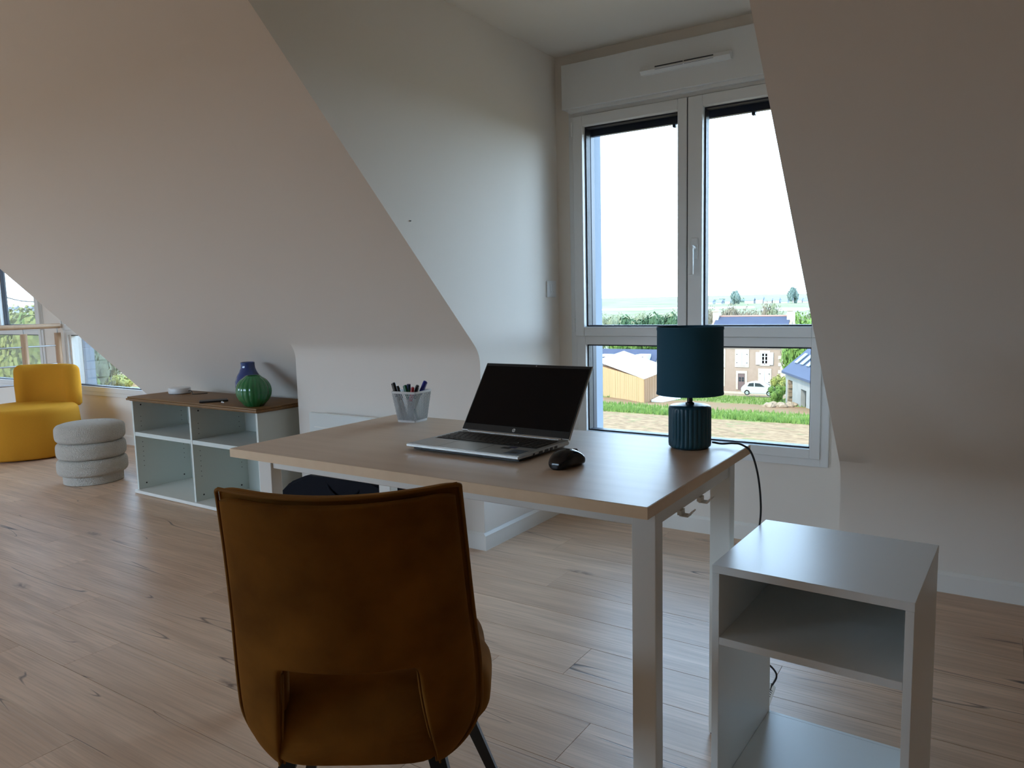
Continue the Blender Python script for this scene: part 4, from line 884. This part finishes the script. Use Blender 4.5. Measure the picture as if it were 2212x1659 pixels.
# vegetation
def leafmat(name, c1, c2):
    m = mat(name, c1, .8, spec=.2, noise_=(.9, 1, c2)); return m
FOL = {'green': leafmat('leaf_green', (.085, .15, .028), (.14, .21, .045)), 'dark': leafmat('leaf_dark', (.035, .07, .03), (.06, .10, .045)), 'yellow': leafmat('leaf_yellowgreen', (.20, .21, .045), (.28, .27, .08)),
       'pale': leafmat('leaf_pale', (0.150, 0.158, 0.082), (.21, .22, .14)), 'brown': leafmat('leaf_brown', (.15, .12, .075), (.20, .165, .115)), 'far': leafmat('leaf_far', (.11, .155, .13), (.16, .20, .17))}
BARK = mat('bark', (.16, .12, .09), .9)
fmesh = {}
def foliage_mesh(kind, n, leaf, seed):
    key = (kind, n, leaf, seed)
    if key in fmesh: return fmesh[key]
    rnd = random.Random(seed); bm = bmesh.new(); cl = [(Vector((rnd.uniform(-.6, .6), rnd.uniform(-.6, .6), rnd.uniform(.2, .8))), rnd.uniform(.28, .5)) for _ in range(9)]
    for _ in range(n):
        c_, r = rnd.choice(cl); d = Vector((rnd.gauss(0, 1), rnd.gauss(0, 1), rnd.gauss(0, 1))).normalized(); p = c_ + Vector((d.x, d.y, d.z*.75))*r*rnd.uniform(.65, 1)
        if p.z < .02: p.z = rnd.uniform(.02, .2)
        u = Vector((rnd.gauss(0, 1), rnd.gauss(0, 1), rnd.gauss(0, 1))).normalized(); v = u.cross(d).normalized()*leaf; u = v.cross(d).normalized()*leaf*.8
        bm.faces.new([bm.verts.new(p + s*u + t_*v) for s, t_ in ((-1, -.4), (.2, -1), (1, .3), (-.2, 1))])
    for c_, r in cl: bmesh.ops.create_icosphere(bm, subdivisions=2, radius=r*.62, matrix=Matrix.Translation(c_) @ Matrix.Diagonal((1, 1, .75, 1)))
    for v in bm.verts: v.co.z = max(v.co.z, 0)
    me = bpy.data.meshes.new('foliage'); bm.to_mesh(me); bm.free(); me.materials.append(FOL[kind]); fmesh[key] = me; return me
tm = tube(bmesh.new(), [(0, 0, -.2), (.02, 0, .3), (0, .03, .75)], .05, 7, taper=.02); tme = bpy.data.meshes.new('trunk'); tm.to_mesh(tme); tm.free(); tme.materials.append(BARK)
def tree(x, y, h, w_, kind, label, group=None, leaf=.07, n=1100, seed=None, name='tree', cat='tree', dz=0, z=None):
    t = thing(name, label, cat, (x, y, (gz(x, y) if z is None else z) + dz), random.uniform(0, 6.28), group)
    f_ = bpy.data.objects.new('foliage', foliage_mesh(kind, n, leaf, seed if seed is not None else random.randrange(4))); C.objects.link(f_); f_.parent = t; f_.scale = (w_/2, w_/2, h)
    tr_ = bpy.data.objects.new('trunk', tme); C.objects.link(tr_); tr_.parent = t; tr_.scale = (w_*.35, w_*.35, h); return t
# dark hedge behind the houses on the left, scrub behind the stone house roof
for i in range(5):
    p = at(1378 + i*21, 700, Y=112 + i); tree(p.x, p.y, p.z - gz(p.x, p.y) + 1.3, 7.5, 'dark', 'dark evergreen bush of the row behind the slate roofed house', 'dark evergreen bushes behind the houses', name='evergreen_bush', cat='bush', leaf=.06, n=1500)
for i in range(12):
    p = at(1528 + i*14.5, 672 + 3*math.sin(i*2.1), Y=118 + (i*7 % 11)); tree(p.x, p.y, p.z - gz(p.x, p.y) + .8, 5.2, 'brown' if i < 9 else 'pale', 'bare brownish scrub tree rising behind the stone house roof', 'scrub trees behind the stone house', leaf=.035, n=1800)
for i in range(9):
    p = at(1300 + i*22, 684 + 4*math.sin(i*1.7), Y=170 + (i*13 % 30)); tree(p.x, p.y, p.z - gz(p.x, p.y) + 1.0, 9, 'pale', 'pale leafless tree in the valley beyond the left pane', 'pale trees in the valley', leaf=.03, n=1300)
for i in range(8):
    p = at(1712 + i*12, 690 + 5*math.sin(i*1.3), Y=105 + (i*5 % 17)); tree(p.x, p.y, p.z - gz(p.x, p.y) + 1.0, 6, 'pale' if i % 2 else 'green', 'pale green tree behind the grey barn roof', 'trees behind the grey barn', leaf=.045, n=1300)
for (px, py, Yq, h_, w_, k_, lb) in ((1712, 772, 86, 5.6, 4.5, 'green', 'bright green bush between the stone house and the barn'), (1740, 752, 92, 6.8, 6, 'green', 'tall bright green tree above the barn roof'), (1690, 838, 79, 2.6, 2.2, 'yellow', 'yellow-green creeper bush at the barn corner'), (1684, 852, 76, 1.8, 2.2, 'green', 'low ivy bush beside the parked car'), (1345, 746, 99, 3.6, 5, 'green', 'green treetop above the slate roof'), (1400, 746, 98, 3.6, 5, 'green', 'second green treetop above the slate roof, right of the first')):
    p = at(px, py, Y=Yq); tree(p.x, p.y, h_, w_, k_, lb, leaf=.055, n=1500, name='bush' if h_ < 5 else 'tree', cat='bush' if h_ < 5 else 'tree', z=p.z - h_*.5)
# hill line: far trees and houses, pale greenhouse strips
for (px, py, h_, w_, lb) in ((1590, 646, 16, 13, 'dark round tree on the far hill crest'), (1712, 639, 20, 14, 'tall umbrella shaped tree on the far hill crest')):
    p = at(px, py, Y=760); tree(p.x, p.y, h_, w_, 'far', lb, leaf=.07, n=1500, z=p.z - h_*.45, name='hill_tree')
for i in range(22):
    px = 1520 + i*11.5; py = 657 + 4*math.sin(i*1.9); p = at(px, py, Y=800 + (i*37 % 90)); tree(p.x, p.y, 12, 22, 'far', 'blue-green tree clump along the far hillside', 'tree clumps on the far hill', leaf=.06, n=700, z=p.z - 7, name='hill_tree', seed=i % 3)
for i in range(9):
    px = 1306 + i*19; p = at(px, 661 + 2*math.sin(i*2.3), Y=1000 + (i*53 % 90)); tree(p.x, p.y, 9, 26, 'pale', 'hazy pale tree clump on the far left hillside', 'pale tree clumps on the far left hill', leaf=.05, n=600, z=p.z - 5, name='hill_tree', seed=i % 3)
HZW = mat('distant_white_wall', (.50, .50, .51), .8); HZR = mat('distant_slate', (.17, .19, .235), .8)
def far_house(px, py, Yq, wd, ht, lb, gp):
    p = at(px, py, Y=Yq); t = thing('hill_house', lb, 'house', (p.x, p.y, p.z)); t['group'] = gp
    obj('wall', B(-wd/2, 0, -4, wd/2, 8, ht), HZW, t); obj('roof', prism(bmesh.new(), [(-.5, ht), (8.5, ht), (4, ht*1.9)], 'x', -wd/2 - .3, wd/2 + .3), HZR, t)
for px, py, wd in ((1532, 659, 7), (1552, 660, 6), (1572, 657, 6), (1618, 656, 9), (1640, 653, 7), (1658, 657, 8), (1676, 655, 6), (1694, 658, 6), (1722, 655, 9), (1744, 657, 9)): far_house(px, py, 780, wd, 3.2, 'small white house among trees on the far hill', 'white houses on the far hill')
for px in (1318, 1340, 1377, 1395, 1432, 1455): far_house(px, 659.5, 1150, 15, 4, 'tiny pale house on the hazy left skyline', 'pale houses on the left skyline')
for px, py, wd, Yq in ((1320, 671, 70, 600), (1400, 669, 90, 640), (1545, 667, 60, 620), (1690, 670, 30, 560), (1748, 671, 12, 575)):
    p = at(px, py, Y=Yq); tg = thing('greenhouse', 'long low white greenhouse strip in the valley', 'greenhouse', (p.x, p.y, p.z)); tg['group'] = 'white greenhouses in the valley'; obj('roof_and_wall', prism(bmesh.new(), [(0, -3), (12, -3), (12, .6), (6, 1.6), (0, .6)], 'x', -wd/2, wd/2), HZW, tg)
# hedge and trees seen through the stair windows
for i in range(12):
    px = -60 + i*(20 if i < 9 else 40); D_ = (44 if i < 9 else 98) + (i*11 % 9); p = at(px if i < 9 else px - 160, 700 + 10*math.sin(i*1.4), D=D_); g_ = gz(p.x, p.y)
    tree(p.x, p.y, max(2.5, (p.z - g_)*1.12), 7.5 if i < 9 else 15, ('yellow', 'green', 'yellow', 'pale')[i % 4], 'yellow-green tree of the dense growth outside the stair windows', 'trees outside the stair windows', leaf=.03, n=5000)
for i in range(9):
    px = -50 + i*34; p = at(px, 812 if px < 150 else 800, D=(30 if px < 150 else 86) + (i*7 % 5)); tree(p.x, p.y, 2.4, 4.2 if px < 150 else 7, 'green' if i % 2 else 'yellow', 'low green bush at the foot of the trees outside the stair windows', 'bushes outside the stair windows', leaf=.03, n=5000, name='bush', cat='bush')
for px in (20, 55, 72): far_house(px, 680, 260, 14, 3.2, 'grey roofed house on the rise beyond the stair window', 'houses beyond the stair window')
a_, b_ = at(-40, 624, D=22), at(110, 652, D=24); wr = obj('overhead_cable', tube(bmesh.new(), smooth_path([a_, (a_*.5 + b_*.5) + Vector((0, 0, -.12)), b_], 8), .016, 6), BLACKP); tag(wr, 'drooping dark overhead cable outside the stair window', 'cable')
# grass tufts and rubble
rnd = random.Random(3); bm = bmesh.new()
for _ in range(9000):
    band = rnd.choice(((49.5, 53), (49.5, 59), (69, 82))); y = rnd.uniform(*band); x = rnd.uniform(-y*.62, -y*.15); z = gz(x, y); h_ = rnd.uniform(.12, .38); a = rnd.uniform(0, PI); dx, dy = math.cos(a)*.05, math.sin(a)*.05
    bm.faces.new([bm.verts.new(v) for v in ((x - dx, y - dy, z), (x + dx, y + dy, z), (x + rnd.uniform(-.12, .12), y, z + h_))])
g_ = obj('grass', bm, FOL['green']); tag(g_, 'rough green grass strips between the field and the houses', 'grass'); g_['kind'] = 'stuff'
for i in range(14):
    p = at(1655 + (i*37 % 45), 868 + (i*13 % 12), Y=66); x, y = p.x, 66 + (i*7 % 5); bm = bmesh.new(); bmesh.ops.create_icosphere(bm, subdivisions=2, radius=.28 + .1*(i % 3))
    for v in bm.verts: v.co *= 1 + .35*noise.noise(v.co*3 + Vector((i, 0, 0))); v.co.z *= .7
    o = obj('rubble_stone', bm, STONE); o.location = (x, y, gz(x, y) + .1); tag(o, 'pale rubble stone lying at the foot of the grey barn', 'stone', 'rubble stones by the barn')
ORD = 'leftmost second third fourth fifth sixth seventh eighth ninth tenth eleventh twelfth thirteenth fourteenth'.split()
def px_of(o):
    d = o.location - Vector((0, 0, CAM_H)); return d.dot(rt2)/d.dot(fw)
for gp, nm in (('white houses on the far hill', 'small white house on the far hill'), ('pale houses on the left skyline', 'tiny pale house on the hazy left skyline'), ('white greenhouses in the valley', 'low white greenhouse strip in the valley'), ('rubble stones by the barn', 'pale rubble stone at the foot of the grey barn'), ('dark evergreen bushes behind the houses', 'dark evergreen bush behind the slate roofed house'), ('houses beyond the stair window', 'grey roofed house on the rise beyond the stair window')):
    ms_ = sorted([o for o in bpy.data.objects if o.get('group') == gp], key=px_of)
    for i, o in enumerate(ms_): o['label'] = nm + ', ' + (ORD[i] + ' of its row' if i == 0 else ORD[i] + ' from the left')
for _m in [m for m in bpy.data.meshes if m.users == 0]: bpy.data.meshes.remove(_m)
